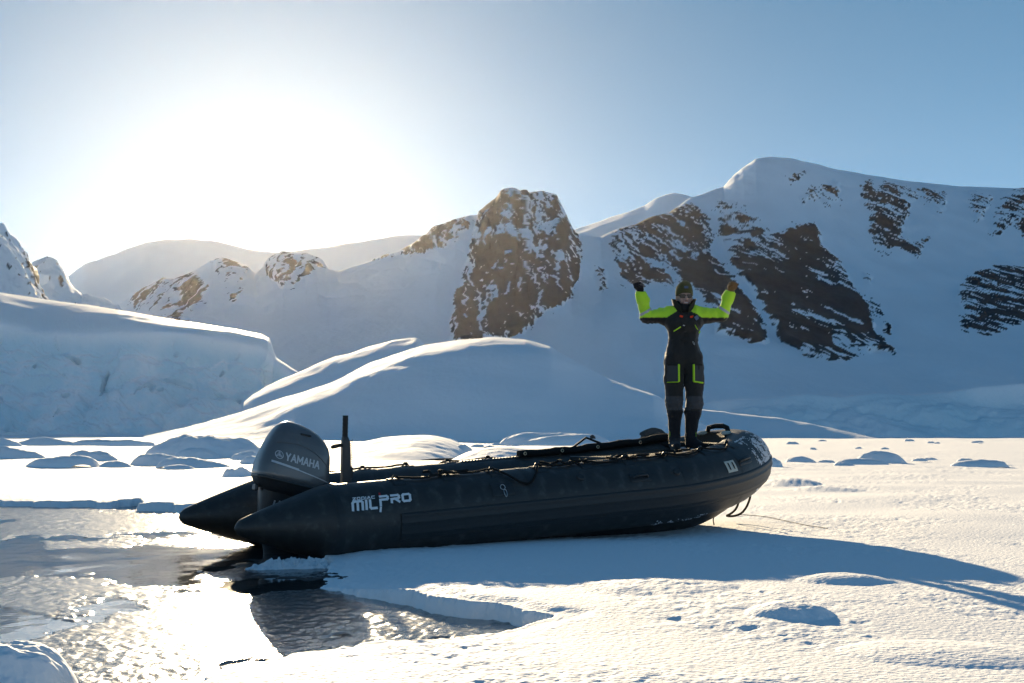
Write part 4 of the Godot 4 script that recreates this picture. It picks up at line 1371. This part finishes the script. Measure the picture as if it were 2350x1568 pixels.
	var circ := []
	for k in 25: circ.append([-0.175 + 0.029 * cos(TAU * k / 24.0), 0.187 + 0.029 * sin(TAU * k / 24.0)])
	strokes(em, circ, 0.005, put)
	for k in 3:
		var a := TAU * k / 3.0 + PI / 2.0
		strokes(em, [[-0.175 - 0.013 * cos(a), 0.187 - 0.013 * sin(a)], [-0.175 + 0.025 * cos(a), 0.187 + 0.025 * sin(a)]], 0.0045, put, 0.0006 + k * 0.0003)
		for s in [-0.5, 0.5]: strokes(em, [[-0.175 + 0.012 * cos(a + s), 0.187 + 0.012 * sin(a + s)], [-0.175 + 0.022 * cos(a + s * 0.5), 0.187 + 0.022 * sin(a + s * 0.5)]], 0.003, put, 0.0012)
	part("emblem", em.mesh(), M.decal_silver, cover)
	var st := MB.new()
	strokes(st, [[-0.22, 0.128], [-0.02, 0.112]], 0.016, put)
	strokes(st, [[-0.02, 0.109], [0.255, 0.075]], 0.008, put, 0.0005)
	part("stripe", st.mesh(), M.decal_silver, cover)
	var put3 := func(p: Vector2, off: float) -> Vector3: return Vector3(p.x, p.y, 0.128 + (p.y + 0.085) * 0.15 + off)
	for x in [-0.165, -0.125]:
		var nb := MB.new()
		strokes(nb, [[x, -0.215], [x + 0.012, -0.14]], 0.015, put3)
		part("numeral", nb.mesh(), M.decal_silver, leg)

func rect_ring(t: Transform3D, y: float, w: float, d: float, dx: float) -> Array:
	var r := []
	for k in 12:
		var a := -TAU * k / 12.0
		var c := cos(a)
		var s := sin(a)
		r.append(t * Vector3(dx + w / 2.0 * signf(c) * pow(absf(c), 0.6), y, d / 2.0 * signf(s) * pow(absf(s), 0.6)))
	return r

# ------------------------------------------------------------------ person
# Own axes: origin between the feet, x to the right of the picture, y up, z towards the viewer.
# A field of tapered capsules joined softly, meshed as surface nets.
func body(bones: Array, lo: Vector3, hi: Vector3, cell: float, k: float, wrinkle: Callable, tint: Callable) -> MB:
	var nx := int((hi.x - lo.x) / cell) + 1
	var ny := int((hi.y - lo.y) / cell) + 1
	var nz := int((hi.z - lo.z) / cell) + 1
	var f := PackedFloat32Array()
	f.resize(nx * ny * nz)
	f.fill(0.3)
	for b in bones:
		var a: Vector3 = b[0]
		var e: Vector3 = b[1]
		var ra: float = b[2]
		var rb: float = b[3]
		var flat: float = b[4] if b.size() > 4 else 1.0      # how much the section is flattened front to back
		var r := maxf(ra, rb) + cell * 3.0 + k
		var l0 := (a.min(e) - Vector3.ONE * r - lo) / cell
		var h0 := (a.max(e) + Vector3.ONE * r - lo) / cell
		var ax := e - a
		var len2 := maxf(ax.length_squared(), 1e-9)
		for z in range(maxi(0, int(l0.z)), mini(nz, int(h0.z) + 1)):
			for y in range(maxi(0, int(l0.y)), mini(ny, int(h0.y) + 1)):
				for x in range(maxi(0, int(l0.x)), mini(nx, int(h0.x) + 1)):
					var p := lo + Vector3(x, y, z) * cell
					var t := clampf((p - a).dot(ax) / len2, 0.0, 1.0)
					var q := p - a - ax * t
					q.z *= flat
					var d := q.length() - lerpf(ra, rb, t)
					var i := (z * ny + y) * nx + x
					var o := f[i]
					var h := maxf(k - absf(o - d), 0.0) / k
					f[i] = minf(o, d) - h * h * k * 0.25
	for z in nz:
		for y in ny:
			for x in nx:
				var i := (z * ny + y) * nx + x
				if absf(f[i]) < cell * 3.0: f[i] += float(wrinkle.call(lo + Vector3(x, y, z) * cell))
	var m := MB.new()
	var id := PackedInt32Array()
	id.resize(nx * ny * nz)
	id.fill(-1)
	for z in nz - 1:
		for y in ny - 1:
			for x in nx - 1:
				var i := (z * ny + y) * nx + x
				var s := 0
				var sum := Vector3.ZERO
				var c := [f[i], f[i + 1], f[i + nx], f[i + nx + 1], f[i + nx * ny], f[i + nx * ny + 1], f[i + nx * ny + nx], f[i + nx * ny + nx + 1]]
				var neg := 0
				for v in c: neg += 1 if v < 0.0 else 0
				if neg == 0 or neg == 8: continue
				for e in [[0, 1], [2, 3], [4, 5], [6, 7], [0, 2], [1, 3], [4, 6], [5, 7], [0, 4], [1, 5], [2, 6], [3, 7]]:
					var va: float = c[e[0]]
					var vb: float = c[e[1]]
					if (va < 0.0) == (vb < 0.0): continue
					var t := va / (va - vb)
					var pa := Vector3(e[0] & 1, (e[0] >> 1) & 1, (e[0] >> 2) & 1)
					var pb := Vector3(e[1] & 1, (e[1] >> 1) & 1, (e[1] >> 2) & 1)
					sum += pa.lerp(pb, t)
					s += 1
				var p := lo + (Vector3(x, y, z) + sum / s) * cell
				id[i] = m.add(p)
				m.c.append(tint.call(p))
	var sy := nx
	var sz := nx * ny
	for z in range(1, nz - 1):
		for y in range(1, ny - 1):
			for x in range(1, nx - 1):
				var i := z * sz + y * sy + x
				var inside := f[i] < 0.0
				for e in [[1, sy, sz], [sy, sz, 1], [sz, 1, sy]]:
					if (f[i + e[0]] < 0.0) == inside: continue
					var a := id[i]; var b := id[i - e[1]]; var c := id[i - e[1] - e[2]]; var d := id[i - e[2]]
					if a < 0 or b < 0 or c < 0 or d < 0: continue
					if inside: m.quad(a, d, c, b)
					else: m.quad(a, b, c, d)
	return m

const NEON := Color(0.50, 0.80, 0.04)
const BLACK := Color(0.022, 0.021, 0.020)

func suit_tint(p: Vector3) -> Color:
	var ax := absf(p.x)
	if p.y < 0.385: return Color(0.012, 0.015, 0.016) if p.y > 0.035 else Color(0.02, 0.02, 0.02)      # rubber boots
	if p.y < 0.535 and p.y > 0.40 + 0.02 * p.x and p.z > -0.05: return Color(0.055, 0.056, 0.06)                # knee patches
	if p.y > 1.46 and ax < 0.2: return Color(0.013, 0.013, 0.014)
	if ax > 0.335 and p.y > 1.335: 
		return NEON
	if ax > 0.157:
		return NEON if p.y > 1.318 - (ax - 0.157) * 0.02 + 0.003 * sin(p.x * 90.0) else Color(0.024, 0.023, 0.022)
	if p.y > 1.325 + (0.157 - ax) * 0.62 and ax > 0.06: return NEON
	return BLACK

func suit_fold(p: Vector3) -> float:
	var q := n1.get_noise_3d(p.x * 13.0, p.y * 7.0, p.z * 9.0) * 0.008 + n1.get_noise_3d(p.x * 30.0 + p.y * 12.0, p.y * 22.0, p.z * 18.0) * 0.0042
	if p.y < 0.36: q *= 0.45
	# gathers at knee, waist and inner elbow
	q += 0.004 * sin(p.y * 150.0 + n1.get_noise_3dv(p * 9.0) * 4.0) * (smoothstep(0.07, 0.0, absf(p.y - 0.46)) + smoothstep(0.05, 0.0, absf(p.y - 1.09)) * 0.9)
	if absf(p.x) > 0.18 and p.y > 1.25: q += 0.0045 * sin(p.x * 120.0 + n1.get_noise_3dv(p * 11.0) * 4.0) * smoothstep(0.17, 0.05, absf(absf(p.x) - 0.33))
	return q

func build_person() -> void:
	var foot := boat_frame * Vector3(4.675, 0.561, 0.02)
	var who := base("person", Transform3D(Basis().scaled(Vector3.ONE * 0.965), foot))
	tag(who, "person in a black and neon yellow suit on the bow, both arms raised in fists", "person")
	var V := func(x: float, y: float, z := 0.0) -> Vector3: return Vector3(x, y, z)
	var bones := [
		[V.call(-0.078, 1.29), V.call(-0.048, 1.10), 0.112, 0.084], [V.call(0.083, 1.29), V.call(0.052, 1.10), 0.112, 0.084],
		[V.call(-0.11, 1.36, -0.01), V.call(0.11, 1.36, -0.01), 0.085, 0.085], [V.call(-0.07, 1.27, 0.02), V.call(0.07, 1.27, 0.02), 0.115, 0.115],
		[V.call(-0.048, 1.10), V.call(-0.068, 0.93), 0.086, 0.112], [V.call(0.052, 1.10), V.call(0.074, 0.93), 0.086, 0.112],
		[V.call(-0.05, 0.93, -0.02), V.call(0.05, 0.93, -0.02), 0.118, 0.118],
		[V.call(-0.090, 0.90), V.call(-0.096, 0.70), 0.106, 0.095], [V.call(0.094, 0.90), V.call(0.106, 0.70), 0.106, 0.095],
		[V.call(-0.096, 0.70), V.call(-0.093, 0.47, 0.012), 0.094, 0.083], [V.call(0.106, 0.70), V.call(0.106, 0.47, 0.012), 0.094, 0.083],
		[V.call(-0.093, 0.47, 0.012), V.call(-0.092, 0.37), 0.083, 0.078], [V.call(0.106, 0.47, 0.012), V.call(0.092, 0.37), 0.083, 0.080],
		[V.call(-0.09, 0.37), V.call(-0.094, 0.12, -0.005), 0.070, 0.055], [V.call(0.087, 0.37), V.call(0.070, 0.13, -0.01), 0.074, 0.057],
		[V.call(-0.094, 0.12, -0.005), V.call(-0.094, 0.05, -0.02), 0.054, 0.048], [V.call(-0.094, 0.05, -0.02), V.call(-0.088, 0.038, 0.14), 0.048, 0.040], [V.call(-0.09, 0.10, 0.02), V.call(-0.088, 0.05, 0.11), 0.045, 0.034],
		[V.call(0.068, 0.13, -0.01), V.call(0.066, 0.05, -0.02), 0.056, 0.048], [V.call(0.068, 0.05, -0.02), V.call(0.172, 0.038, 0.085), 0.048, 0.040], [V.call(0.075, 0.10, 0.0), V.call(0.145, 0.05, 0.06), 0.046, 0.034],
		[V.call(0.0, 1.36, -0.01), V.call(0.004, 1.50, 0.0), 0.085, 0.062],
		[V.call(-0.13, 1.358, -0.01), V.call(-0.358, 1.322, 0.0), 0.076, 0.064], [V.call(0.13, 1.358, -0.01), V.call(0.388, 1.338, 0.0), 0.076, 0.064],
		[V.call(-0.17, 1.30, -0.01), V.call(-0.27, 1.315, 0.0), 0.06, 0.05], [V.call(0.17, 1.30, -0.01), V.call(0.28, 1.32, 0.0), 0.06, 0.05],
		[V.call(-0.362, 1.330, 0.0), V.call(-0.424, 1.545, 0.03), 0.062, 0.052], [V.call(0.392, 1.346, 0.0), V.call(0.466, 1.555, 0.03), 0.062, 0.05],
		[V.call(-0.400, 1.47, 0.02), V.call(-0.380, 1.50, 0.03), 0.05, 0.04], [V.call(0.442, 1.49, 0.02), V.call(0.424, 1.515, 0.03), 0.05, 0.036],
	]
	var still := func(_p: Vector3) -> float: return 0.0
	var m := body(bones, Vector3(-0.52, -0.03, -0.22), Vector3(0.56, 1.66, 0.24), 0.0115, 0.022, suit_fold, suit_tint)
	# head: skull, jaw, nose, cheeks and ears, turned a little to the viewer's right
	var hb := [
		[V.call(0.0, 0.02, -0.015), V.call(0.0, -0.005, 0.0), 0.078, 0.074], [V.call(0.0, -0.02, 0.015), V.call(0.0, -0.075, 0.032), 0.066, 0.040], [V.call(0.0, -0.09, 0.045), V.call(0.0, -0.092, 0.05), 0.03, 0.026],
		[V.call(0.0, 0.012, 0.078), V.call(0.0, -0.026, 0.098), 0.009, 0.014], [V.call(-0.014, -0.03, 0.084), V.call(0.014, -0.03, 0.084), 0.010, 0.010],
		[V.call(-0.036, -0.022, 0.052), V.call(-0.034, -0.05, 0.052), 0.026, 0.022], [V.call(0.036, -0.022, 0.052), V.call(0.034, -0.05, 0.052), 0.026, 0.022],
		[V.call(-0.02, -0.053, 0.078), V.call(0.02, -0.053, 0.078), 0.010, 0.010], [V.call(-0.018, -0.070, 0.076), V.call(0.018, -0.070, 0.076), 0.010, 0.010],
		[V.call(-0.074, -0.01, -0.01), V.call(-0.076, -0.035, -0.008), 0.014, 0.009], [V.call(0.074, -0.01, -0.01), V.call(0.076, -0.035, -0.008), 0.014, 0.009],
		[V.call(-0.035, 0.022, 0.066), V.call(0.035, 0.022, 0.066), 0.014, 0.014]]
	var face := func(p: Vector3) -> Color:
		var mouth := absf(p.x) < 0.021 and absf(p.y + 0.0605 - p.x * p.x * 12.0) < 0.0042 and p.z > 0.06
		if mouth: return Color(0.62, 0.58, 0.52)
		if absf(p.x) < 0.027 and absf(p.y + 0.061 - p.x * p.x * 12.0) < 0.0095 and p.z > 0.055: return Color(0.32, 0.12, 0.10)
		var red := 0.04 * smoothstep(0.05, 0.0, Vector2(p.x, p.y + 0.03).length())
		return Color(0.42 + red, 0.27, 0.215)
	var head := body(hb, Vector3(-0.11, -0.14, -0.12), Vector3(0.11, 0.12, 0.13), 0.0042, 0.012, still, face)
	var ht := Transform3D(Basis(Vector3.UP, deg_to_rad(6)) * Basis(Vector3(1, 0, 0), deg_to_rad(4)), Vector3(0.012, 1.527, 0.018))
	m.join(head, ht)
	# gloved fists: palm, four curled fingers, thumb from the side of the palm
	for side in [-1.0, 1.0]:
		var fb := [[V.call(0, -0.075, 0), V.call(0, -0.01, 0), 0.036, 0.034], [V.call(-0.022, 0.0, 0.0), V.call(0.022, 0.0, 0.0), 0.026, 0.026]]
		for q in 4:
			var x: float = (q - 1.5) * 0.021
			var l: float = [0.030, 0.034, 0.032, 0.026][q]
			var kn := V.call(x, 0.028 + 0.003 * [0, 1, 1, -1][q], 0.008)
			var mid: Vector3 = kn + Vector3(0, 0.010, l)
			var tip: Vector3 = mid + Vector3(0, -0.034, -0.004)
			fb += [[V.call(x, 0.0, 0.0), kn, 0.012, 0.0115], [kn, mid, 0.0115, 0.0105], [mid, tip, 0.0105, 0.0095], [tip, tip + Vector3(0, -0.004, -0.02), 0.0095, 0.009]]
		fb += [[V.call(-side * 0.030, -0.035, 0.012), V.call(-side * 0.042, -0.005, 0.026), 0.015, 0.013], [V.call(-side * 0.042, -0.005, 0.026), V.call(-side * 0.024, 0.012, 0.048), 0.0125, 0.0105]]
		var col := Color(0.011, 0.011, 0.012) if side < 0 else Color(0.16, 0.085, 0.03)
		var glove := func(p: Vector3) -> Color: return col
		var hand := body(fb, Vector3(-0.085, -0.13, -0.06), Vector3(0.085, 0.075, 0.085), 0.0044, 0.008, still, glove)
		var where := Vector3(-0.440, 1.622, 0.038) if side < 0 else Vector3(0.484, 1.622, 0.038)
		m.join(hand, Transform3D(Basis(Vector3(0, 0, 1), deg_to_rad(14 if side < 0 else -16)) * Basis(Vector3.UP, deg_to_rad(-25.0 if side < 0 else 20.0)), where))
	part("body", m.mesh(), M.figure, who)
	# knitted hat with folded rim and badge
	var hat := []
	for j in 13:
		var t := j / 12.0
		var ring := []
		for k in 36:
			var a := -TAU * k / 36.0
			var rib := 1.0 + 0.012 * (1.0 if k % 2 else -1.0)
			var prof := [[0.0, 1.0], [0.012, 1.035], [0.045, 1.04], [0.058, 1.02], [0.06, 0.985], [0.075, 0.97], [0.09, 0.93], [0.103, 0.86], [0.114, 0.75], [0.122, 0.60], [0.127, 0.42], [0.130, 0.22], [0.131, 0.04]]
			ring.append(Vector3(cos(a) * 0.083 * prof[j][1] * rib, prof[j][0] - (0.018 if sin(a) < 0.0 else 0.018 * (1.0 - sin(a) * 1.6)), sin(a) * 0.096 * prof[j][1] * rib - 0.008))
		hat.append(ring)
	var hatp := part("knitted_hat", MB.new().loft(hat).mesh(), M.beanie, who)
	hatp.transform = ht * Transform3D(Basis(Vector3(1, 0, 0), deg_to_rad(-6)), Vector3(0, 0.022, 0.0))
	part("badge", MB.new().box(Vector3(0.042, 0.026, 0.006), Transform3D(Basis(Vector3(1, 0, 0), -0.35), Vector3(0.0, 0.062, 0.090)), 0.002).mesh(false), M.patch_blue, hatp)
	# sunglasses
	var gl := Node3D.new()
	gl.name = "sunglasses"
	who.add_child(gl)
	gl.transform = ht
	for s in [-1.0, 1.0]:
		var r0 := []
		for e in [[-0.002, 1.0], [0.002, 1.0], [0.004, 0.9]]:
			var ring := []
			for k in 20:
				var a := TAU * k / 20.0
				var x := 0.029 * float(e[1]) * signf(cos(a)) * pow(absf(cos(a)), 0.7)
				var y := 0.021 * float(e[1]) * signf(sin(a)) * pow(absf(sin(a)), 0.75)
				ring.append(Vector3(s * 0.034 + x, 0.004 + y, 0.088 + e[0] - absf(s * 0.034 + x) * 0.32))
			r0.append(ring)
		part("lens", MB.new().loft(r0).mesh(), M.lens_black, gl)
		part("temple", MB.new().sweep([Vector3(s * 0.062, 0.012, 0.070), Vector3(s * 0.076, 0.012, 0.04), Vector3(s * 0.082, 0.008, -0.02)], 0.004, 6).mesh(), M.suit_black, gl)
	part("bridge", MB.new().sweep([Vector3(-0.01, 0.012, 0.087), Vector3(0.0, 0.015, 0.090), Vector3(0.01, 0.012, 0.087)], 0.0035, 6).mesh(), M.suit_black, gl)
	# stand up collar, open at the front, points flaring
	var cl := []
	for j in 9:
		var t := j / 8.0
		var row := []
		for k in 29:
			var a := lerpf(-1.0, 1.0, k / 28.0)
			var th := a * deg_to_rad(163.0) - PI / 2.0       # from the front round the back
			var open := pow(absf(a), 6.0)
			var r := lerpf(0.092, 0.118, t) + 0.024 * t * smoothstep(0.55, 0.8, absf(a)) + 0.004 * n1.get_noise_2d(a * 6.0, t * 3.0)
			var y := 1.395 + t * (0.115 - 0.09 * open) - 0.05 * open * (1.0 - t)
			row.append(Vector3(cos(th) * r * 1.02 + 0.004, y, sin(th) * r * 0.95 + 0.012 + 0.03 * open))
		cl.append(row)
	var col1 := part("collar", MB.new().loft(cl, false, false).mesh(), M.suit_black, who)
	part("neck_warmer", MB.new().loft([elli(1.38, 0.075, 0.085, 0.03), elli(1.42, 0.073, 0.08, 0.035), elli(1.445, 0.068, 0.072, 0.04), elli(1.452, 0.05, 0.055, 0.035)]).mesh(), M.suit_black, who)
	# reflective bands near the elbows, cuff flaps
	for s in [-1.0, 1.0]:
		var a := Vector3(-0.362, 1.330, 0.0) if s < 0 else Vector3(0.392, 1.346, 0.0)
		var b := Vector3(-0.424, 1.545, 0.03) if s < 0 else Vector3(0.466, 1.555, 0.03)
		var ax := (b - a).normalized()
		var tilt := (ax + Vector3(0.35 * -s * -1.0, 0, 0)).normalized()
		var bx := Basis(Quaternion(Vector3.UP, (ax + Vector3(s * 0.28, 0.0, 0.0)).normalized()))
		var rr := []
		for e in [[-0.013, 0.062], [-0.012, 0.0665], [0.012, 0.0655], [0.013, 0.061]]:
			var ring := []
			for k in 24:
				var an := -TAU * k / 24.0
				ring.append(a.lerp(b, 0.22) + bx * Vector3(cos(an) * e[1], e[0], sin(an) * e[1]))
			rr.append(ring)
		part("reflective_band", MB.new().loft(rr).mesh(), M.reflective, who)
		var cr := []
		for e in [[-0.05, 0.058], [-0.02, 0.060], [0.03, 0.057], [0.055, 0.054], [0.053, 0.047]]:
			var ring := []
			for k in 24:
				var an := -TAU * k / 24.0
				var fl := 1.0 + (0.22 * smoothstep(0.2, 1.0, cos(an) * -s) * smoothstep(-0.06, -0.03, e[0]) * smoothstep(0.05, 0.0, e[0]))
				ring.append(a.lerp(b, 0.86) + Basis(Quaternion(Vector3.UP, ax)) * Vector3(cos(an) * e[1] * fl, e[0], sin(an) * e[1]))
			cr.append(ring)
		part("cuff", MB.new().loft(cr).mesh(), M.neon, who)
	# thigh pockets with neon piping
	for s in [-1.0, 1.0]:
		var c := Vector3(-0.116, 0.762, 0.092) if s < 0 else Vector3(0.136, 0.762, 0.086)
		var bz := Basis(Vector3.UP, s * 0.38)
		var pk := part("thigh_pocket", MB.new().box(Vector3(0.118 if s < 0 else 0.10, 0.175, 0.022), Transform3D(bz, c), 0.008).mesh(false), M.suit_grey, who)
		part("pocket_flap", MB.new().box(Vector3(0.11 if s < 0 else 0.09, 0.022, 0.026), Transform3D(bz, c + Vector3(0, 0.082, 0.001)), 0.005).mesh(false), M.suit_black, pk)
		part("piping", MB.new().box(Vector3(0.015, 0.175, 0.027), Transform3D(bz, c + bz * Vector3(-s * (0.062 if s < 0 else 0.05), 0, 0.0)), 0.004).mesh(false), M.neon, pk)
		part("piping", MB.new().box(Vector3(0.12 if s < 0 else 0.105, 0.008 if s < 0 else 0.015, 0.027), Transform3D(bz * Basis(Vector3(0, 0, 1), 0.02 if s < 0 else -0.12), c + Vector3(0, -0.09, 0.0)), 0.003).mesh(false), M.neon, pk)
	# chest zips, tabs, badge, clip
	for q in [[-0.075, 1.195, 0.134, 0.55, 0.085, 0.011, "neon"], [0.115, 1.215, 0.118, -0.95, 0.06, 0.006, "neon"], [0.152, 1.168, 0.085, 1.2, 0.028, 0.012, "neon"], [-0.010, 1.23, 0.150, -0.2, 0.02, 0.01, "reflective"]]:
		part("zip", MB.new().box(Vector3(q[4], q[5], 0.01), Transform3D(Basis(Vector3.UP, q[0] * 3.5) * Basis(Vector3(0, 0, 1), q[3]), Vector3(q[0], q[1], q[2])), 0.002).mesh(false), M[q[6]], who)
	for q in [[-0.034, 1.322, -0.25], [0.070, 1.318, 0.2]]:
		part("shoulder_tab", MB.new().box(Vector3(0.034, 0.02, 0.012), Transform3D(Basis(Vector3.UP, q[0] * 3.0) * Basis(Vector3(0, 0, 1), q[2]), Vector3(q[0], q[1], 0.132)), 0.004).mesh(false), M.orange, who)
	var bd := part("chest_badge", MB.new().box(Vector3(0.058, 0.058, 0.006), Transform3D(Basis(Vector3.UP, 0.4) * Basis(Vector3(0, 0, 1), 0.6), Vector3(0.118, 1.308, 0.122)), 0.003).mesh(false), M.suit_black, who)
	part("badge_emblem", MB.new().box(Vector3(0.042, 0.042, 0.005), Transform3D(Basis(Vector3.UP, 0.4) * Basis(Vector3(0, 0, 1), 0.6), Vector3(0.1195, 1.308, 0.1255)), 0.002).mesh(false), M.patch_blue, bd)
	part("belt", MB.new().loft([elli(1.075, 0.134, 0.085, 0.0), elli(1.078, 0.140, 0.092, 0.0), elli(1.104, 0.140, 0.092, 0.0), elli(1.107, 0.134, 0.085, 0.0)]).mesh(), M.suit_black, who)
	part("karabiner", ring_oval(Vector3(0.092, 1.058, 0.096), 0.006, 0.017, 0.0022).mesh(), M.steel, who)
	for q in [[-0.172, 0.44, 0.06], [-0.148, 0.145, 0.07], [0.175, 0.49, 0.05], [0.122, 0.17, 0.06]]:
		part("side_stripe", MB.new().box(Vector3(0.006, q[2] * 1.2, 0.022), Transform3D(Basis(), Vector3(q[0] + (0.006 if q[0] < 0 else -0.006), q[1], 0.02)), 0.002).mesh(false), M.neon, who)

func elli(y: float, rx: float, rz: float, z: float) -> Array:
	var r := []
	for k in 28:
		var a := -TAU * k / 28.0
		r.append(Vector3(cos(a) * rx + 0.004, y, sin(a) * rz + z))
	return r

func ring_oval(c: Vector3, rx: float, ry: float, thick: float) -> MB:
	var p := []
	for k in 21: p.append(c + Vector3(cos(TAU * k / 20.0) * rx - sin(TAU * k / 20.0) * 0.008, sin(TAU * k / 20.0) * ry, 0.0))
	return MB.new().sweep(p, thick, 6, Vector3(0, 0, 1), false)
